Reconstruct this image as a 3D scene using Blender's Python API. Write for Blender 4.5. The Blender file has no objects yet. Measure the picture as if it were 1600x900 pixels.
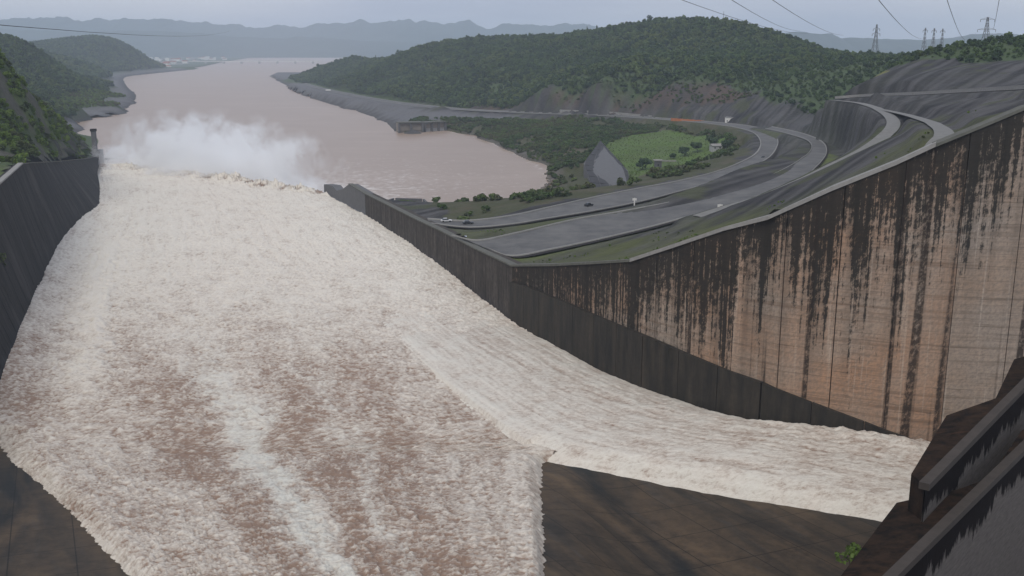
import bpy, bmesh, math, random
import numpy as np
from mathutils import Vector, Matrix
R = math.radians
random.seed(7); rng = np.random.default_rng(11)
scn = bpy.context.scene
col = scn.collection

# ------------------------------------------------------------------ camera, sky, sun, exposure
cam_d = bpy.data.cameras.new('camera'); cam = bpy.data.objects.new('camera', cam_d); col.objects.link(cam)
cam.location = (0, 0, 100); cam.rotation_euler = (R(90 - 13.292), 0, 0)
cam_d.sensor_width = 36; cam_d.lens = 36; cam_d.clip_start = 1; cam_d.clip_end = 60000
scn.camera = cam

SUN_EL, SUN_AZ = 52, -156         # soft light through cloud, from behind the camera and a little to the left
world = bpy.data.worlds.new('World'); scn.world = world; world.use_nodes = True
wn, wl = world.node_tree.nodes, world.node_tree.links
wn.clear()
w_out = wn.new('ShaderNodeOutputWorld'); w_bg = wn.new('ShaderNodeBackground'); w_bg.inputs[1].default_value = 0.10
sky = wn.new('ShaderNodeTexSky'); sky.sky_type = 'NISHITA'; sky.sun_disc = False
sky.sun_elevation = R(SUN_EL); sky.sun_rotation = R(SUN_AZ); sky.air_density = 1.5; sky.dust_density = 3.0
w_tc = wn.new('ShaderNodeTexCoord')
w_map = wn.new('ShaderNodeMapping'); w_map.inputs['Scale'].default_value = (1.6, 1.6, 9.0)
w_noise = wn.new('ShaderNodeTexNoise'); w_noise.inputs['Scale'].default_value = 1.7
w_noise.inputs['Detail'].default_value = 5; w_noise.inputs['Roughness'].default_value = 0.5
w_ramp = wn.new('ShaderNodeValToRGB')
w_ramp.color_ramp.elements[0].position = 0.36; w_ramp.color_ramp.elements[0].color = (4.2, 4.65, 5.9, 1)
w_ramp.color_ramp.elements[1].position = 0.66; w_ramp.color_ramp.elements[1].color = (6.2, 6.4, 7.1, 1)
w_mix = wn.new('ShaderNodeMix'); w_mix.data_type = 'RGBA'; w_mix.inputs[0].default_value = 0.86
wl.new(w_tc.outputs['Generated'], w_map.inputs[0]); wl.new(w_map.outputs[0], w_noise.inputs['Vector'])
wl.new(w_noise.outputs['Fac'], w_ramp.inputs[0])
wl.new(sky.outputs[0], w_mix.inputs[6]); wl.new(w_ramp.outputs[0], w_mix.inputs[7])
wl.new(w_mix.outputs[2], w_bg.inputs[0]); wl.new(w_bg.outputs[0], w_out.inputs[0])

sun_d = bpy.data.lights.new('sun', 'SUN'); sun = bpy.data.objects.new('sun', sun_d); col.objects.link(sun)
sun_d.energy = 1.5; sun_d.angle = R(25); sun_d.color = (1.0, 0.95, 0.87)
sd = Vector((math.sin(R(SUN_AZ)) * math.cos(R(SUN_EL)), math.cos(R(SUN_AZ)) * math.cos(R(SUN_EL)), math.sin(R(SUN_EL))))
sun.rotation_euler = sd.to_track_quat('Z', 'Y').to_euler()

vs = scn.view_settings; vs.view_transform = 'Standard'; vs.look = 'None'; vs.exposure = 0.25; vs.gamma = 1.0
vs.use_curve_mapping = False
scn.cycles.use_denoising = True
scn.cycles.volume_step_rate = 2.0; scn.cycles.volume_max_steps = 128
scn.cycles.max_bounces = 8; scn.cycles.volume_bounces = 6

# ------------------------------------------------------------------ helpers
def tag(o, label=None, cat=None, group=None, kind=None):
    if label: o['label'] = label
    if cat: o['category'] = cat
    if group: o['group'] = group
    if kind: o['kind'] = kind
    return o

def mesh_obj(name, verts, faces, m=None, parent=None, smooth=False, uv=None):
    me = bpy.data.meshes.new(name)
    if isinstance(verts, np.ndarray) and isinstance(faces, np.ndarray):
        nv, nf, k = len(verts), len(faces), faces.shape[1]
        me.vertices.add(nv); me.vertices.foreach_set('co', verts.astype(np.float32).ravel())
        me.loops.add(nf * k); me.loops.foreach_set('vertex_index', faces.astype(np.int32).ravel())
        me.polygons.add(nf); me.polygons.foreach_set('loop_start', np.arange(0, nf * k, k, dtype=np.int32))
        me.update(calc_edges=True); me.validate()
    else:
        me.from_pydata([tuple(v) for v in verts], [], [tuple(f) for f in faces]); me.update()
    if smooth: me.polygons.foreach_set('use_smooth', [True] * len(me.polygons))
    if uv is not None:
        l = me.uv_layers.new(name='UVMap')
        idx = np.empty(len(me.loops), dtype=np.int32); me.loops.foreach_get('vertex_index', idx)
        l.data.foreach_set('uv', np.asarray(uv, dtype=np.float32)[idx].ravel())
    if m: me.materials.append(m)
    o = bpy.data.objects.new(name, me); col.objects.link(o)
    if parent: o.parent = parent
    return o

def empty(name, loc=(0, 0, 0), rz=0.0):
    o = bpy.data.objects.new(name, None); col.objects.link(o); o.location = loc; o.rotation_euler = (0, 0, rz)
    o.empty_display_size = 1
    return o

class MB:
    """collects boxes, bars and prisms and links them as one mesh"""
    def __init__(s): s.v = []; s.f = []
    def add(s, v, f):
        n = len(s.v); s.v += [tuple(p) for p in v]; s.f += [tuple(i + n for i in q) for q in f]; return s
    def box(s, x0, x1, y0, y1, z0, z1):
        return s.add([(x0,y0,z0),(x1,y0,z0),(x1,y1,z0),(x0,y1,z0),(x0,y0,z1),(x1,y0,z1),(x1,y1,z1),(x0,y1,z1)],
                     [(3,2,1,0),(4,5,6,7),(0,1,5,4),(1,2,6,5),(2,3,7,6),(3,0,4,7)])
    def bar(s, a, b, w, n=4, w2=None):
        a, b = Vector(a), Vector(b); d = (b - a).normalized()
        q = d.to_track_quat('Z', 'Y'); w2 = w if w2 is None else w2
        v = []
        for p, r in ((a, w), (b, w2)):
            for i in range(n):
                t = 2 * math.pi * (i + .5) / n; v.append(p + q @ Vector((math.cos(t) * r, math.sin(t) * r, 0)))
        f = [(i, (i + 1) % n, n + (i + 1) % n, n + i) for i in range(n)]
        f += [tuple(range(n - 1, -1, -1)), tuple(range(n, 2 * n))]
        return s.add(v, f)
    def prism(s, poly, z0, z1):
        """poly: xy list (counter-clockwise); z0/z1 floats or lists"""
        n = len(poly); g = lambda z, i: z[i] if isinstance(z, (list, tuple)) else z
        v = [(x, y, g(z0, i)) for i, (x, y) in enumerate(poly)] + [(x, y, g(z1, i)) for i, (x, y) in enumerate(poly)]
        f = [(i, (i + 1) % n, n + (i + 1) % n, n + i) for i in range(n)] + [tuple(range(n - 1, -1, -1)), tuple(range(n, 2 * n))]
        return s.add(v, f)
    def build(s, name, m, parent=None, smooth=False): return mesh_obj(name, s.v, s.f, m, parent, smooth)

def copy_tree(o, parent=None):
    c = o.copy(); col.objects.link(c)
    if parent: c.parent = parent
    for ch in list(o.children): copy_tree(ch, c)
    return c

# gradient noise
_perm = rng.permutation(512); _perm = np.concatenate([_perm, _perm])
_ga = rng.uniform(0, 2 * np.pi, 1024); _gx, _gy = np.cos(_ga), np.sin(_ga)
def pnoise(x, y):
    xi = np.floor(x).astype(int); yi = np.floor(y).astype(int); fx = x - xi; fy = y - yi
    u = fx * fx * fx * (fx * (fx * 6 - 15) + 10); v = fy * fy * fy * (fy * (fy * 6 - 15) + 10)
    def g(ix, iy, dx, dy):
        h = _perm[(_perm[ix & 511] + iy) & 511]; return _gx[h] * dx + _gy[h] * dy
    a = g(xi, yi, fx, fy); b = g(xi + 1, yi, fx - 1, fy); c = g(xi, yi + 1, fx, fy - 1); d = g(xi + 1, yi + 1, fx - 1, fy - 1)
    return (a + (b - a) * u + ((c + (d - c) * u) - (a + (b - a) * u)) * v) * 1.5
def fbm(x, y, o=4, gain=.5):
    s = 0; a = 1; t = 0
    for k in range(o):
        s = s + a * pnoise(x * 2 ** k + 17.3 * k, y * 2 ** k - 9.1 * k); t += a; a *= gain
    return s / t
def sstep(a, b, x): t = np.clip((x - a) / (b - a), 0, 1); return t * t * (3 - 2 * t)
def inpoly(px, py, poly):
    r = np.zeros(px.shape, bool); n = len(poly)
    for i in range(n):
        x0, y0 = poly[i]; x1, y1 = poly[(i + 1) % n]
        if y0 == y1: continue
        c = ((y0 > py) != (y1 > py)) & (px < (x1 - x0) * (py - y0) / (y1 - y0) + x0); r ^= c
    return r
def polydist(px, py, line):
    """distance to a polyline, and the interpolated z of the nearest point"""
    best = np.full(px.shape, 1e9); bz = np.zeros(px.shape)
    for a, b in zip(line[:-1], line[1:]):
        ex, ey = b[0] - a[0], b[1] - a[1]; L = ex * ex + ey * ey + 1e-9
        t = np.clip(((px - a[0]) * ex + (py - a[1]) * ey) / L, 0, 1)
        d = np.hypot(px - a[0] - t * ex, py - a[1] - t * ey); m = d < best
        best = np.where(m, d, best)
        if len(a) > 2: bz = np.where(m, a[2] + t * (b[2] - a[2]), bz)
    return best, bz
def side(px, py, line):
    """>0 on the right-hand side of a polyline (seen walking along it)"""
    best = np.full(px.shape, 1e9); sg = np.zeros(px.shape)
    n = len(line) - 1
    for i, (a, b) in enumerate(zip(line[:-1], line[1:])):
        ex, ey = b[0] - a[0], b[1] - a[1]; L = ex * ex + ey * ey + 1e-9
        t = ((px - a[0]) * ex + (py - a[1]) * ey) / L
        t = np.clip(t, -9 if i == 0 else 0, 9 if i == n - 1 else 1)
        d = np.hypot(px - a[0] - t * ex, py - a[1] - t * ey); m = d < best
        c = (px - a[0]) * ey - (py - a[1]) * ex
        best = np.where(m, d, best); sg = np.where(m, np.sign(c) * d, sg)
    return sg
class TPS:
    def __init__(s, cp, lam):
        cp = np.array(cp, float); s.sc = 300.; s.p = cp[:, :2] / s.sc; n = len(cp)
        K = s.U(s.p[:, None, :] - s.p[None]) + lam * np.eye(n); P = np.hstack([np.ones((n, 1)), s.p])
        A = np.zeros((n + 3, n + 3)); A[:n, :n] = K; A[:n, n:] = P; A[n:, :n] = P.T
        s.w = np.linalg.solve(A, np.concatenate([cp[:, 2], np.zeros(3)]))
    @staticmethod
    def U(d): r2 = (d ** 2).sum(-1); return r2 * np.log(r2 + 1e-9) * .5
    def __call__(s, x, y):
        q = np.stack([x, y], -1).reshape(-1, 2) / s.sc; out = np.empty(len(q))
        for i in range(0, len(q), 20000):
            c = q[i:i + 20000]; out[i:i + 20000] = s.U(c[:, None] - s.p[None]) @ s.w[:-3] + s.w[-3] + c @ s.w[-2:]
        return out.reshape(np.shape(x))

# ------------------------------------------------------------------ materials
class NT:
    def __init__(s, name, rough=.8, spec=.3):
        s.m = bpy.data.materials.new(name); s.m.use_nodes = True; s.n = s.m.node_tree.nodes; s.l = s.m.node_tree.links
        s.b = s.n['Principled BSDF']; s.b.inputs['Roughness'].default_value = rough; s.b.inputs['Specular IOR Level'].default_value = spec
    def pos(s): return s.n.new('ShaderNodeNewGeometry').outputs['Position']
    def uv(s): return s.n.new('ShaderNodeTexCoord').outputs['UV']
    def mapv(s, v, sc=(1, 1, 1), rot=(0, 0, 0), loc=(0, 0, 0)):
        k = s.n.new('ShaderNodeMapping'); k.inputs['Scale'].default_value = sc; k.inputs['Rotation'].default_value = rot; k.inputs['Location'].default_value = loc
        s.l.new(v, k.inputs[0]); return k.outputs[0]
    def noise(s, v, scale, detail=4, rough=.55, dist=0.0):
        k = s.n.new('ShaderNodeTexNoise'); k.inputs['Scale'].default_value = scale; k.inputs['Detail'].default_value = detail
        k.inputs['Roughness'].default_value = rough; k.inputs['Distortion'].default_value = dist
        s.l.new(v, k.inputs['Vector']); return k.outputs['Fac']
    def vor(s, v, scale, out='Distance'):
        k = s.n.new('ShaderNodeTexVoronoi'); k.inputs['Scale'].default_value = scale; s.l.new(v, k.inputs['Vector']); return k.outputs[out]
    def ramp(s, f, stops):
        k = s.n.new('ShaderNodeValToRGB'); e = k.color_ramp.elements
        while len(e) < len(stops): e.new(.5)
        for i, (p, c) in enumerate(stops):
            e[i].position = p; e[i].color = (c, c, c, 1) if isinstance(c, (int, float)) else (*c, 1)
        s.l.new(f, k.inputs[0]); return k.outputs[0]
    def mix(s, f, a, b, mode='MIX'):
        k = s.n.new('ShaderNodeMix'); k.data_type = 'RGBA'; k.blend_type = mode
        for v, i in ((f, 0), (a, 6), (b, 7)):
            if isinstance(v, (int, float)): k.inputs[i].default_value = v if i == 0 else (v, v, v, 1)
            elif isinstance(v, (tuple, list)): k.inputs[i].default_value = (*v, 1)
            else: s.l.new(v, k.inputs[i])
        return k.outputs[2]
    def math(s, op, a, b=0.0, c=None):
        k = s.n.new('ShaderNodeMath'); k.operation = op
        for v, i in ((a, 0), (b, 1), (c, 2)):
            if v is None: continue
            if isinstance(v, (int, float)): k.inputs[i].default_value = v
            else: s.l.new(v, k.inputs[i])
        return k.outputs[0]
    def attr(s, name, o='Fac'):
        k = s.n.new('ShaderNodeAttribute'); k.attribute_name = name; return k.outputs[o]
    def sep(s, v):
        k = s.n.new('ShaderNodeSeparateXYZ'); s.l.new(v, k.inputs[0]); return k.outputs
    def col(s, c):
        if isinstance(c, (tuple, list)): s.b.inputs['Base Color'].default_value = (*c, 1)
        else: s.l.new(c, s.b.inputs['Base Color'])
        return s
    def bump(s, h, dist=.2, strength=1.0):
        k = s.n.new('ShaderNodeBump'); k.inputs['Distance'].default_value = dist; k.inputs['Strength'].default_value = strength
        s.l.new(h, k.inputs['Height']); s.l.new(k.outputs[0], s.b.inputs['Normal']); return s
    def rough(s, v): s.l.new(v, s.b.inputs['Roughness']); return s

def plain(name, c, rough=.7, var=.25, scale=.6, spec=.3):
    t = NT(name, rough, spec); n = t.noise(t.pos(), scale, 5)
    t.col(t.mix(t.ramp(n, [(.3, 1 - var), (.7, 1 + var * .3)]), 0.0, c, 'MIX') if False else t.mix(n, tuple(x * (1 - var) for x in c), tuple(min(1, x * (1 + var)) for x in c)))
    t.bump(n, .05); return t.m
M = {}
# stained retaining-wall concrete: UV = (metres along the wall, metres below its top)
def wall_concrete(name, light, warm, stain_len, dark=(.012, .012, .010), stain_cut=.50, wet=0.0):
    t = NT(name, .85, .2); uv = t.uv(); s = t.sep(uv)
    cb = t.n.new('ShaderNodeCombineXYZ'); t.l.new(s[0], cb.inputs[0]); t.l.new(t.sep(t.pos())[2], cb.inputs[1]); uz = cb.outputs[0]     # level courses
    lifts = t.noise(t.mapv(uz, (.03, .9, 1)), 1.0, 5, .7)
    patch = t.noise(t.mapv(uz, (.05, .05, 1)), 1.0, 4, .6)
    base = t.mix(t.ramp(patch, [(.35, 0.), (.65, 1.)]), light, warm)
    base = t.mix(t.ramp(lifts, [(.32, .85), (.50, 0.)]), base, tuple(c * .45 for c in warm))
    wv = t.n.new('ShaderNodeTexWave'); wv.bands_direction = 'Y'; wv.inputs['Scale'].default_value = .21; wv.inputs['Distortion'].default_value = .35; wv.inputs['Detail'].default_value = 3; t.l.new(uz, wv.inputs['Vector'])
    lift_line = t.math('MULTIPLY', t.ramp(wv.outputs['Fac'], [(.0, .42), (.09, 0.)]), t.ramp(t.noise(t.mapv(uz, (.12, .4, 1), loc=(8, 8, 0)), 1.0, 4, .7), [(.42, 0.), (.60, 1.)]))
    base = t.mix(lift_line, base, (.05, .04, .032))
    pale = t.ramp(t.noise(t.mapv(uv, (.9, .02, 1), loc=(7, 3, 0)), 1.0, 3, .6), [(.58, 0.), (.72, .7)])
    base = t.mix(pale, base, tuple(min(1, c * 1.55) for c in light))
    fine = t.noise(t.mapv(uv, (1.4, 1.4, 1)), 1.0, 6, .7)
    base = t.mix(t.ramp(fine, [(.30, .85), (.58, 0.)]), base, tuple(c * .5 for c in light))
    # runs of black algae from the coping: broad tongues and thin drips whose length varies along the wall
    broad = t.noise(t.mapv(uv, (.22, .010, 1)), 1.0, 5, .66)
    lots = t.ramp(t.noise(t.mapv(uv, (.028, .002, 1), loc=(2.6, 0, 0)), 1.0, 3, .6), [(.30, .40), (.66, 1.5)])
    thin = t.noise(t.mapv(uv, (1.25, .022, 1), loc=(3, 1, 0)), 1.0, 5, .68)
    ln = t.math('MULTIPLY', t.math('MULTIPLY', t.math('ADD', broad, t.math('MULTIPLY', thin, .8)), lots), stain_len)
    fall = t.math('DIVIDE', s[1], ln)
    f = t.math('ADD', t.math('MULTIPLY', t.math('ADD', t.math('MULTIPLY', thin, 1.3), broad), .56), t.math('MULTIPLY', fall, -.40))
    rag = t.noise(t.mapv(uv, (.9, .55, 1), loc=(1, 9, 0)), 1.0, 6, .8)
    f = t.math('ADD', f, t.math('MULTIPLY', t.math('SUBTRACT', rag, .5), .80))
    mask = t.ramp(f, [(stain_cut - .06, 0.), (stain_cut + .05, .93)])
    # long thin rust-black drips down the whole height
    drip = t.math('MULTIPLY', t.ramp(rag, [(.36, .15), (.52, 1.)]), t.ramp(t.noise(t.mapv(uv, (.42, .006, 1), loc=(13, 0, 0)), 1.0, 2, .5), [(.60, 0.), (.66, .9)]))
    dash = t.ramp(t.noise(t.mapv(uz, (.10, 1.3, 1), loc=(4, 2, 0)), 1.0, 5, .75), [(.60, 0.), (.68, .75)]); base = t.mix(t.math('MULTIPLY', dash, t.ramp(patch, [(.42, 0.), (.6, 1.)])), base, (.035, .03, .025))
    soft = t.math('MULTIPLY', t.ramp(t.noise(t.mapv(uv, (.30, .008, 1), loc=(21, 5, 0)), 1.0, 4, .6), [(.42, 0.), (.66, .75)]), t.ramp(t.math('MULTIPLY', s[1], .022), [(.15, 1.), (1., .12)]))
    base = t.mix(soft, base, (.045, .036, .028))
    c = t.mix(mask, base, dark); c = t.mix(drip, c, (.022, .016, .012))
    t.col(c); t.bump(t.mix(.5, lifts, fine), .12, .6); return t.m
M['wall_brown'] = wall_concrete('brown_stained_concrete', (.320, .260, .208), (.365, .222, .140), 52, stain_cut=.505)
M['wall_grey'] = wall_concrete('grey_stained_concrete', (.295, .250, .208), (.310, .225, .162), 48, stain_cut=.505)
t = NT('wet_dark_concrete', .6, .15); uv = t.uv()
n1 = t.noise(t.mapv(uv, (.35, .05, 1)), 1, 5, .65); n2 = t.noise(uv, .8, 5, .7)
t.col(t.mix(t.ramp(n1, [(.35, 0.), (.7, 1.)]), (.018, .018, .016), t.mix(n2, (.030, .027, .022), (.075, .060, .045)))); t.bump(n2, .1)
M['wall_wet'] = t.m
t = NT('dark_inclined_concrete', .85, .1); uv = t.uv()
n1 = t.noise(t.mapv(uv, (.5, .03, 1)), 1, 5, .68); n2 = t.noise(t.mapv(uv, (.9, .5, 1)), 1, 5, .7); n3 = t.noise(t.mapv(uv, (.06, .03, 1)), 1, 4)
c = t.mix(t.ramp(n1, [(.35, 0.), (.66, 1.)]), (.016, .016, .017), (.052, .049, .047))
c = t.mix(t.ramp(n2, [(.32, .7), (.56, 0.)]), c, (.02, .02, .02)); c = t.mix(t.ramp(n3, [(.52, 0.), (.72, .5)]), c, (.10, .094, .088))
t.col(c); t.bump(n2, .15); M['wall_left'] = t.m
M['wall_end'] = plain('weathered_grey_concrete', (.105, .105, .108), .8, .35, .5)
t = NT('channel_wall_concrete', .9, .12); uv = t.uv()
n1 = t.noise(t.mapv(uv, (.4, .06, 1)), 1, 5, .68); n2 = t.noise(uv, .5, 5, .7)
c = t.mix(t.ramp(n1, [(.35, 0.), (.7, 1.)]), (.035, .031, .028), (.115, .10, .088)); c = t.mix(t.ramp(n2, [(.3, .7), (.6, 0.)]), c, (.028, .025, .022))
t.col(c); t.bump(n2, .12); M['wall_channel'] = t.m
M['coping'] = plain('pale_coping_concrete', (.235, .228, .215), .8, .3, .8)
M['coping_dark'] = plain('mossy_coping_concrete', (.10, .10, .085), .85, .4, .7)
M['joint'] = plain('dark_joint', (.018, .015, .013), .9, .2)
M['road'] = None
t = NT('worn_asphalt', .8, .3); p_ = t.pos()
n1 = t.ramp(t.noise(p_, .09, 6, .7), [(.35, 0.), (.65, 1.)]); n2 = t.noise(p_, .9, 4, .7)
t.col(t.mix(n2, t.mix(n1, (.062, .062, .064), (.118, .116, .112)), t.mix(n1, (.085, .084, .083), (.145, .142, .135)))); M['road'] = t.m
M['path'] = plain('pale_path', (.165, .163, .155), .85, .3, .5)
M['kerb'] = plain('kerb_concrete', (.21, .206, .195), .85, .3, 1.2)
M['slab_pale'] = plain('pale_concrete_slab', (.27, .275, .28), .8, .15, .4)
# ground: vertex colours of what covers it (rock, grass, soil), with clumping and stones on top
def ground_mat(name):
    t = NT(name, .92, .15); p = t.pos(); c = t.attr('cover', 'Color')
    n1 = t.noise(p, .045, 6, .65); n2 = t.noise(p, .35, 6, .72); n3 = t.vor(p, .38)
    c = t.mix(t.ramp(n2, [(.28, .6), (.60, 0.)]), c, t.mix(.62, c, (.012, .012, .011)))
    c = t.mix(t.ramp(n1, [(.35, 0.), (.75, .38)]), c, t.mix(.5, c, (.16, .155, .14)))
    t.col(c); t.bump(t.mix(.5, n2, n3), .8, .8); return t.m
M['ground'] = ground_mat('ground_cover')
# foam and muddy water of the chute: 'foam' and 'tint' tell how much air and silt the water holds; at the lip 'foam' also carries painted shadow
t = NT('white_water', .55, .35); p = t.pos()
f = t.attr('foam'); g = t.attr('tint')
m1 = t.mapv(p, (.55, 1.25, .5))
n1 = t.noise(m1, 1.15, 5, .7, .3); n2 = t.noise(m1, 3.0, 4, .7, .2)
k = t.math('ADD', f, t.math('MULTIPLY', t.math('SUBTRACT', n1, .5), 1.5)); k = t.math('ADD', k, t.math('MULTIPLY', t.math('SUBTRACT', n2, .5), 1.0))
silt = t.mix(t.noise(p, .06, 3), (.235, .152, .105), (.295, .205, .150)); foamc = t.mix(g, (.70, .645, .562), (.66, .645, .575))
t.col(t.mix(t.ramp(k, [(-.0, 0.), (.30, .45), (.62, .85), (.95, 1.)]), silt, foamc)); t.bump(t.mix(.4, n1, n2), .55, 1.0)
M['white_water'] = t.m
# the silty river
t = NT('silty_river', .34, .35); p = t.pos()
n1 = t.noise(t.mapv(p, (1, 1, 1)), .012, 6, .62, .8); n2 = t.noise(p, .16, 5, .65, .3); n3 = t.noise(t.mapv(p, (.006, .02, 1), rot=(0, 0, .3)), 1, 5, .6, 1.0)
f = t.attr('foam')
c = t.mix(n1, (.25, .176, .124), (.32, .236, .176)); c = t.mix(t.ramp(n3, [(.5, 0.), (.72, .45)]), c, (.39, .30, .235))
k = t.math('ADD', f, t.math('MULTIPLY', t.math('SUBTRACT', n2, .5), 1.6)); k = t.math('MULTIPLY', k, t.math('GREATER_THAN', f, .02))
c = t.mix(t.ramp(k, [(.15, 0.), (.7, 1.)]), c, (.70, .66, .61))
t.col(c); t.bump(t.mix(.5, n2, t.noise(p, .05, 4)), .5, .35); M['river'] = t.m
# apron of the spillway
t = NT('wet_spillway_apron', .6, .12); p = t.pos()
a = t.mapv(p, (1, 1, 1), rot=(0, 0, R(-25))); st = t.noise(t.mapv(a, (.085, .016, .05)), 1, 4, .55, .6); n2 = t.noise(p, .35, 8, .74)
c = t.mix(t.ramp(st, [(.38, 0.), (.55, .55), (.74, 1.)]), (.018, .019, .018), (.125, .085, .050))
c = t.mix(t.ramp(t.noise(t.mapv(a, (.3, .05, .05), loc=(5, 5, 0)), 1, 6, .7), [(.56, 0.), (.68, .6)]), c, (.065, .058, .050)); c = t.mix(t.ramp(n2, [(.30, .6), (.58, 0.)]), c, (.010, .010, .010))
br = t.n.new('ShaderNodeTexBrick'); br.inputs['Scale'].default_value = 1; br.inputs['Brick Width'].default_value = 9; br.inputs['Row Height'].default_value = 12; br.inputs['Mortar Size'].default_value = .10; br.inputs['Color1'].default_value = br.inputs['Color2'].default_value = (0, 0, 0, 1); br.inputs['Mortar'].default_value = (1, 1, 1, 1); br.offset = 0
t.l.new(a, br.inputs['Vector']); c = t.mix(t.math('MULTIPLY', br.outputs['Fac'], .7), c, (.006, .006, .006))
t.col(c); t.bump(n2, .06); M['apron'] = t.m
t = NT('mossy_pier_concrete', .85, .05); p = t.pos()
n1 = t.noise(p, .35, 6, .7); n2 = t.noise(t.mapv(p, (.2, .9, .2), rot=(0, 0, R(39))), 1, 5, .65)
c = t.mix(t.ramp(n1, [(.35, 0.), (.7, 1.)]), (.006, .005, .004), (.042, .025, .015)); c = t.mix(t.ramp(n2, [(.58, 0.), (.72, .7)]), c, (.060, .030, .018))
t.col(c); t.bump(n1, .1); M['pier_deck'] = t.m
t = NT('pier_side_concrete', .9, .05); uv = t.uv(); s = t.sep(uv)
rag = t.noise(t.mapv(uv, (1.0, .22, 1)), 1, 5, .72); big = t.noise(t.mapv(uv, (.13, .05, 1)), 1, 3)
fv = t.math('ADD', t.math('MULTIPLY', s[1], -.20), t.math('ADD', t.math('MULTIPLY', t.math('SUBTRACT', rag, .5), 1.3), t.math('MULTIPLY', big, 2.2)))
lt = t.mix(t.noise(t.mapv(uv, (.5, 2.2, 1)), 1, 5, .7), (.05, .043, .038), (.20, .18, .165))
t.col(t.mix(t.ramp(fv, [(.22, 0.), (.36, 1.)]), lt, (.010, .007, .006))); t.bump(rag, .06); M['pier_side'] = t.m
M['pier_coping'] = plain('pier_coping', (.046, .037, .030), .75, .35, .6)
# foliage
def leaf_mat(name, a, b, y=None):
    t = NT(name, .6, .25); oi = t.n.new('ShaderNodeObjectInfo').outputs['Random']; n = t.noise(t.pos(), .11, 3)
    k = t.math('ADD', t.math('MULTIPLY', oi, .45), t.math('MULTIPLY', t.noise(t.pos(), .014, 5, .65), .9))
    c = t.mix(t.ramp(k, [(.35, 0.), (.95, 1.)]), a, b)
    if y: c = t.mix(t.ramp(t.noise(t.pos(), .011, 4, .6), [(.47, 0.), (.66, .85)]), c, y)
    t.col(c); t.b.inputs['Subsurface Weight'].default_value = 0
    tr = t.n.new('ShaderNodeBsdfTranslucent'); t.l.new(c, tr.inputs[0]); ms = t.n.new('ShaderNodeMixShader'); ms.inputs[0].default_value = .25
    t.l.new(t.b.outputs[0], ms.inputs[1]); t.l.new(tr.outputs[0], ms.inputs[2]); t.l.new(ms.outputs[0], t.n['Material Output'].inputs[0]); return t.m
M['leaf_forest'] = leaf_mat('forest_leaves', (.034, .066, .021), (.084, .136, .038), (.120, .155, .045))
M['leaf_dark'] = leaf_mat('dark_leaves', (.022, .046, .018), (.045, .082, .030))
M['leaf_scrub'] = leaf_mat('scrub_leaves', (.035, .052, .018), (.085, .115, .036), (.10, .092, .045))
M['leaf_bright'] = leaf_mat('bright_leaves', (.065, .115, .022), (.15, .215, .04))
M['bark'] = plain('bark', (.06, .048, .038), .9, .3, 1.)
M['steel'] = plain('galvanised_steel', (.14, .145, .155), .5, .15, .5)
M['wire'] = plain('cable', (.05, .05, .055), .6, .1)
M['white_paint'] = plain('white_render', (.62, .61, .58), .8, .15, .4)
M['grey_paint'] = plain('grey_render', (.34, .34, .34), .8, .2, .4)
M['orange_wall'] = plain('orange_brick_render', (.36, .135, .06), .85, .25, .4)
M['roof_red'] = plain('red_roof', (.22, .085, .06), .8, .25, .5)
M['roof_grey'] = plain('grey_roof', (.22, .22, .22), .8, .25, .5)
M['opening'] = plain('dark_opening', (.02, .02, .022), .5, .2)
M['pump'] = plain('pump_house_concrete', (.21, .185, .16), .85, .35, .25)
M['mountain'] = plain('mountain_forest', (.035, .055, .04), .95, .5, .004)
M['car_black'] = plain('black_car_paint', (.015, .015, .018), .25, .1, 1, .5); M['car_white'] = plain('white_car_paint', (.6, .6, .6), .3, .1, 1, .5)
M['rubber'] = plain('rubber', (.015, .015, .015), .8, .1); M['glass'] = plain('car_glass', (.03, .035, .04), .1, .1, 1, .6)
M['soil_stone'] = plain('shore_stone', (.12, .105, .09), .9, .4, .5)
M['stone_slab'] = plain('stone_facing', (.034, .033, .035), .85, .4, .35)
HAZE = 9.5e-5
# ------------------------------------------------------------------ the place, in metres (camera 100 m above the river)
ROAD_LOW = [((-35.4,423.8,29.6),(-33.3,411.2,29.6)),((-18.5,418.4,29.7),(-16.5,401.6,29.7)),((0.0,429.7,30),(0.0,407.3,30)),((14.2,449.0,30),(14.7,421.4,30)),((39.6,484.5,30),(35.7,441.8,30)),((64.8,516.1,30),(60.1,470.1,30)),((88.9,545.4,29.8),(85.5,508.1,29.8)),((112.8,581.8,29.5),(110.5,547.8,29.5)),((134.2,622.9,29.2),(136.9,599.8,29.2)),((154.9,667.8,29.5),(161.6,652.4,29.5)),((164.6,693.5,29.8),(174.1,685.1,29.8)),((173.5,722.5,30),(187.3,727.2,30)),((182.4,756.3,30),(199.5,771.8,30)),((191.5,799.0,30),(209.2,816.2,30)),((199.2,845.2,29.6),(217.0,864.3,29.6)),((203.0,885.0,29),(220.8,909.4,29)),((204.4,932.1,27.8),(220.8,958.7,27.8)),((202.4,975.9,26.5),(216.7,1000.4,26.5)),((187.0,1060.9,24),(194.4,1084.1,24)),((163.8,1127.4,22),(167.4,1152.8,22)),((120.3,1217.2,19.5),(123.1,1246.0,19.5)),((62.6,1267.5,18.5),(63.9,1294.5,18.5)),((0.0,1328.6,17),(0.0,1355.0,17)),((-69.0,1399.2,16),(-69.0,1435.6,16)),((-150.3,1523.9,15),(-150.4,1575.4,15)),((-247.9,1751.4,14),(-250.1,1807.1,14)),((-370.4,2079.0,13),(-373.4,2140.8,13)),((-505.8,2498.8,12),(-509.5,2564.6,12))]
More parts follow.
